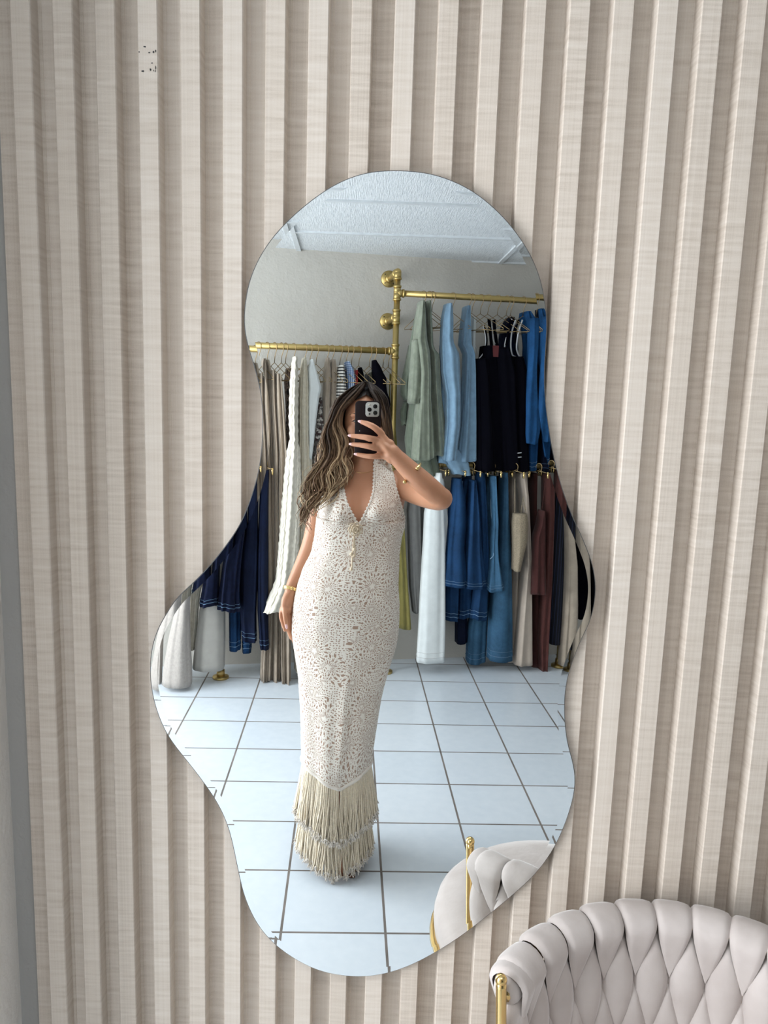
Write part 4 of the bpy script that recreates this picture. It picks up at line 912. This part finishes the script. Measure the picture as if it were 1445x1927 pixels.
# fringe in two tiers
FRG = cloth((.84, .74, .58), .85, .10, 200, .5, .2)
hemrow = rows[-1][:-1]
m = MB(); m.tube([p+Vector((0, 0, .002)) for p in hemrow+[hemrow[0]]], .006, 8); m.build('hem_band', CROW, do, True)
def fringe(count, zoff, length, spread, inset_, name, seed, vdip):
    m = MB(); tips = MB(); R_ = random.Random(seed); cx_ = sum(p.x for p in hemrow)/len(hemrow); cy_ = sum(p.y for p in hemrow)/len(hemrow)
    for q in range(count):
        t = R_.random()*len(hemrow); k = int(t); p = hemrow[k].lerp(hemrow[(k+1) % len(hemrow)], t-k); o_ = Vector((p.x-cx_, p.y-cy_, 0)); s_ = Vector((cx_, cy_, 0)) + o_*(1-inset_*R_.uniform(.6, 1)) ; s_.z = p.z+zoff
        L = length*R_.uniform(.9, 1.05) ; on = o_.normalized(); sd = Vector((-on.y, on.x, 0)); pts = []; w1, w2, w3 = R_.uniform(0, 6.28), R_.uniform(4, 10), R_.uniform(.001, .006)
        spd = spread*R_.uniform(.5, 1.3); drift = R_.uniform(-.012, .012)
        for i in range(9):
            u = i/8; pts.append(s_ + on*(spd*u) + sd*(drift*u*u + w3*u*math.sin(w1+w2*u)) + Vector((0, 0, -L*u)))
        m.tube(pts, [.0019]*8+[.0017], 4, cap=False)
        e = pts[-1]
        for _ in range(5):
            d = Vector((R_.uniform(-1, 1), R_.uniform(-1, 1), R_.uniform(-1.1, .3)))*.009; tips.tube([e+Vector((0, 0, .004)), e+d], [.0015, .0010], 4, cap=False)
    fo = m.build(name, FRG, do, True); tips.build('frayed_tips', CROW, do, True); return fo
zfl = hemrow[0].z
fringe(720, 0, .178, .022, .04, 'fringe', 5, 0)
fringe(560, -.12, max(.02, min(p.z for p in hemrow)-.12-.012), .022, .14, 'fringe', 6, 0)
SH = plain('tan_sandal', (.16, .07, .04), .5)
for x, y in FEET:
    def fn(m):
        q = [(x, y+.03, .060), (x, y-.03, .040), (x-.001, y-.09, .012), (x-.003, y-.145, .008)]
        m.grid([[Vector(p)+Vector((.030*sx, 0, -.006*sz)) for sx, sz in ((-1, 0), (1, 0), (1, 1), (-1, 1))] for p in spline(q, 12)]); m.tube([(x, y+.03, .055), (x, y+.035, 0)], [.010, .006], 10)
        m.tube([(x-.033, y-.085, .03), (x-.02, y-.09, .058), (x+.02, y-.09, .058), (x+.033, y-.085, .03)], .004, 8)
    sub('sandal', SH, fn)
# hair
hair = MB(); tones = []
rows = []; tn = []
for i in range(26):
    b = math.radians(-48 + 138*i/25); row = []; tr = []
    for k in range(41):
        lim = math.radians(60 + 20*max(0, -math.sin(b))) if b < math.radians(30) else math.radians(60)*(1-(b-math.radians(30))/math.radians(22)) if b < math.radians(52) else 0
        a = lim + (2*PI-2*lim)*k/40; k_ = 1.075 if b > 0 else 1.06
        row.append(head_pt(a, b, k_)); tr.append(.02)
    rows.append(row); tn.append(tr)
hair.grid(rows, closed=False, cap=False, tone=tn)
ENL = [(718,676,691),(726,660,688),(738,644,681),(752,633,664),(770,623,648),(800,613,642),(830,610,650),(860,600,661),(885,588,656),(910,579,648),(935,572,634),(958,569,616),(980,572,600),(1003,574,590)]
ENR = [(718,688,702),(726,692,712),(738,699,722),(752,707,729),(775,716,733),(800,720,736),(830,722,738),(860,724,738),(885,728,738)]
RH = random.Random(11)
def lock(env, u, v, end, rad, amp, tone0, hi, side):
    pts = []; N = 30; ph = RH.gauss(0, .45) + u*3.4; fr_ = RH.uniform(.9, 1.15); tone = []; drift = RH.uniform(-5, 5)
    for i in range(N):
        t = i/(N-1); py = 719 + (end-719)*t; a, b = lin(env, py); g = t**1.2
        wv = amp*g*math.sin(ph + (py-760)/(15.5-2.5*t)*fr_) + amp*.25*g*math.sin(ph*3+(py-760)/7)
        px = a+(b-a)*u + wv + drift*g*t
        yh = HC.y - .085*math.sin(min(1, t*4+.15)*PI/2)*(1-v*.9) + .07*v
        if py > 850:
            w_ = min(1, (py-850)/60); yf = (2.462 - .02*(py > 930)) + v*.035 if side < 0 else 2.62+v*.03
            yh = yh*(1-w_)+yf*w_
        if t < .16:                                   # over the crown
            w_ = t/.16; c0 = P(690+side*1.5, 718.5+v*3, HC.y-.05+.13*v); pts.append(Vector(c0).lerp(P(px, py, yh), w_)+Vector((0, 0, .003*math.sin(w_*PI))))
        else: pts.append(P(px, py, yh))
        tone.append(min(1, (tone0 + (.62 if hi else .34)*min(1, t*1.5)**(.6 if hi else 1.0) + .28*max(0, t-.55))))
    r_ = [rad*min(1, .35+t_*3.0/(N-1))*(1 if t_ < N*.55 else 1-.85*((t_-N*.55)/(N*.45))**1.5) for t_ in range(N)]
    hair.tube(pts, r_, 5, tone=tone, flat=.55)
for q in range(250):
    u = RH.random(); v = RH.random()**1.1; end = (1005-85*u-30*RH.random()) if RH.random() < .6 else RH.uniform(880, 985)-30*u
    hi = RH.random() < (.42 if .55 < u < .95 else .22); lock(ENL, u, v, end, RH.uniform(.0035, .0075), RH.uniform(6, 12), RH.uniform(.05, .2), hi, -1)
for q in range(90):
    u = RH.random(); lock(ENL, u*1.1-.05, RH.random()*.3, RH.uniform(900, 1015)-60*u, RH.uniform(.0009, .002), RH.uniform(8, 17), RH.uniform(.1, .25), RH.random() < .5, -1)
for q in range(90):
    u = RH.random(); lock(ENR, u, .35+.65*RH.random(), RH.uniform(840, 885), RH.uniform(.003, .006), RH.uniform(1, 3), RH.uniform(.02, .12), RH.random() < .08, 1)
for q in range(40):
    u = RH.uniform(.0, .5); lock(ENR, u, RH.uniform(0, .35), RH.uniform(780, 840), RH.uniform(.003, .006), RH.uniform(.5, 2), RH.uniform(.01, .08), False, 1)
hair.build('hair', HAIR, woman, True)
# jewellery
def cuff(c0, c1, r, rr, a0=0, a1=2*PI, flat=1.0, tear=False, name='gold_bracelet'):
    d = (c1-c0).normalized(); A = d.orthogonal().normalized(); A = (Vector((0, -1, 0)) - d*d.dot(Vector((0, -1, 0)))).normalized(); B = d.cross(A); c = (c0+c1)/2
    m = MB(); pts = [c + (A*math.cos(a0+(a1-a0)*k/30) + B*math.sin(a0+(a1-a0)*k/30)*flat)*r for k in range(31)]
    rad = [rr]*31
    if tear: rad = [rr*(1+1.7*math.exp(-(k/4.5)**2) + 1.7*math.exp(-((30-k)/4.5)**2)) for k in range(31)]
    m.tube(pts, rad, 10); return m.build(name, GOLD, woman, True)
cuff(P(549, 1104, 2.512), P(547, 1111, 2.507), .0255, .0038)
cuff(P(549, 1107, 2.512), P(547, 1114, 2.507), .0255, .0030)
cuff(P(780, 893, 2.321), P(772, 886, 2.321), .040, .0022, .45, 5.2, .95, True)
sub('earring', plain('pearl_white', (.8, .8, .8), .2), lambda m: (m.ball(HP(.081, .002, -.028), .0045, .0045, .006), m.tube([HP(.081, 0, -.030), HP(.080, -.002, -.048)], [.003, .0022], 8)))
sub('necklace', GOLD, lambda m: m.tube(spline([P(px, py, front(P(px, py, 2.5).x, P(px, py, 2.5).z, .0012)) for px, py in ((655,877),(665,886),(678,890),(692,889),(705,884),(714,878))], 24), .0006, 6))

# ------------------------------------------------------------------ the phone in her hand
PY = 2.338
ph = empty('mobile_phone', refl(P(692, 856, PY)), 'dark brown cased mobile phone held up in the woman\'s raised hand', 'phone')
pc = P(691.8, 805.5, PY); pX = (P(716, 806, PY)-P(667.6, 805, PY)); pw = pX.length; pX.normalize(); pZ = Vector((0, -1, 0)).cross(pX)*-1
pZ = (Vector((0, 0, 1)) - pX*pX.z).normalized(); pN = Vector((0, -1, 0))
phh = 101.0/48.4*pw
def rrect(c, w_, h_, r, dep, mat, name, parent, bev=.0012, label=None):
    rows = []; N = 10
    for d, ins in ((dep/2, bev), (dep/2-bev, 0), (-dep/2+bev, 0), (-dep/2, bev)):
        row = []
        for cx_, cz_, a0 in ((1, 1, 0), (-1, 1, PI/2), (-1, -1, PI), (1, -1, 3*PI/2)):
            for k in range(N+1):
                a = a0+PI/2*k/N; row.append(c + pX*(cx_*(w_/2-r) + (r-ins)*math.cos(a)) + pZ*(cz_*(h_/2-r) + (r-ins)*math.sin(a)) + pN*d)
        rows.append(row)
    m = MB(); m.grid(rows); o = m.build(name, mat, parent, True, label=label); sharp(o, 50); return o
CASE = plain('dark_brown_case', (.012, .006, .007), .6, 0.0, .15)
caseo = rrect(pc, pw, phh, .0135, .0095, CASE, 'phone_case', ph)
rrect(pc-pN*.0052, pw-.005, phh-.005, .011, .001, plain('dark_screen', (.01, .01, .012), .08), 'screen', ph)
ic = P(700.6, 770.8, PY-.006); isz = 25.6/48.4*pw
isl = rrect(ic, isz, isz*1.04, .0085, .0022, plain('stone_grey_plate', (.42, .42, .40), .35), 'camera_plate', ph, .0006)
LEN = plain('lens_glass', (.004, .004, .006), .05)
for px, py, r in ((695.3, 770.9, .0064), (706.1, 764.9, .0064), (706.1, 776.8, .0064), (695.3, 779.0, .0026)):
    c0 = P(px, py, PY-.0072); m = MB(); m.tube([c0-pN*.001, c0+pN*.0014, c0+pN*.0016], [r, r, r*.9], 24); o = m.build('lens' if r > .003 else 'depth_sensor', LEN, isl, True); sharp(o, 40)
c0 = P(695.1, 761.8, PY-.0072); m = MB(); m.tube([c0, c0+pN*.0006], [.0030, .0030], 16); m.build('flash', plain('flash_cream', (.55, .52, .45), .3), isl, True)
c0 = P(676.7, 811, PY-.0048); m = MB(); m.ball(c0, .0014, .0006, .0014, 8, 6); m.build('case_stud', plain('stud_silver', (.6, .6, .6), .3, 1.0), caseo, True)

# ------------------------------------------------------------------ added ceiling panel for fill light, no such lamp known here
lamp = empty('added_fill_panel', (.15, -.10, 2.35), 'added flat white fill light panel above the standing place in front of the mirror', 'fill light')
m = MB()
for dx, dy, sx, sy in ((-.575, 0, .03, .58), (.575, 0, .03, .58), (0, .275, 1.18, .03), (0, -.275, 1.18, .03)): m.box((.15+dx, -.10+dy, 2.36), sx, sy, .02)
m.build('fill_frame', plain('white_fill_frame', (.8, .8, .8), .4), lamp, smooth=False)
dm = NT('fill_diffuser'); dm.base((.9, .9, .9)); dm.b.inputs['Emission Color'].default_value = (1, .98, .95, 1); dm.b.inputs['Emission Strength'].default_value = 2.0
m = MB(); m.box((.15, -.10, 2.366), 1.12, .52, .006); m.build('diffuser', dm.m, lamp, smooth=False)
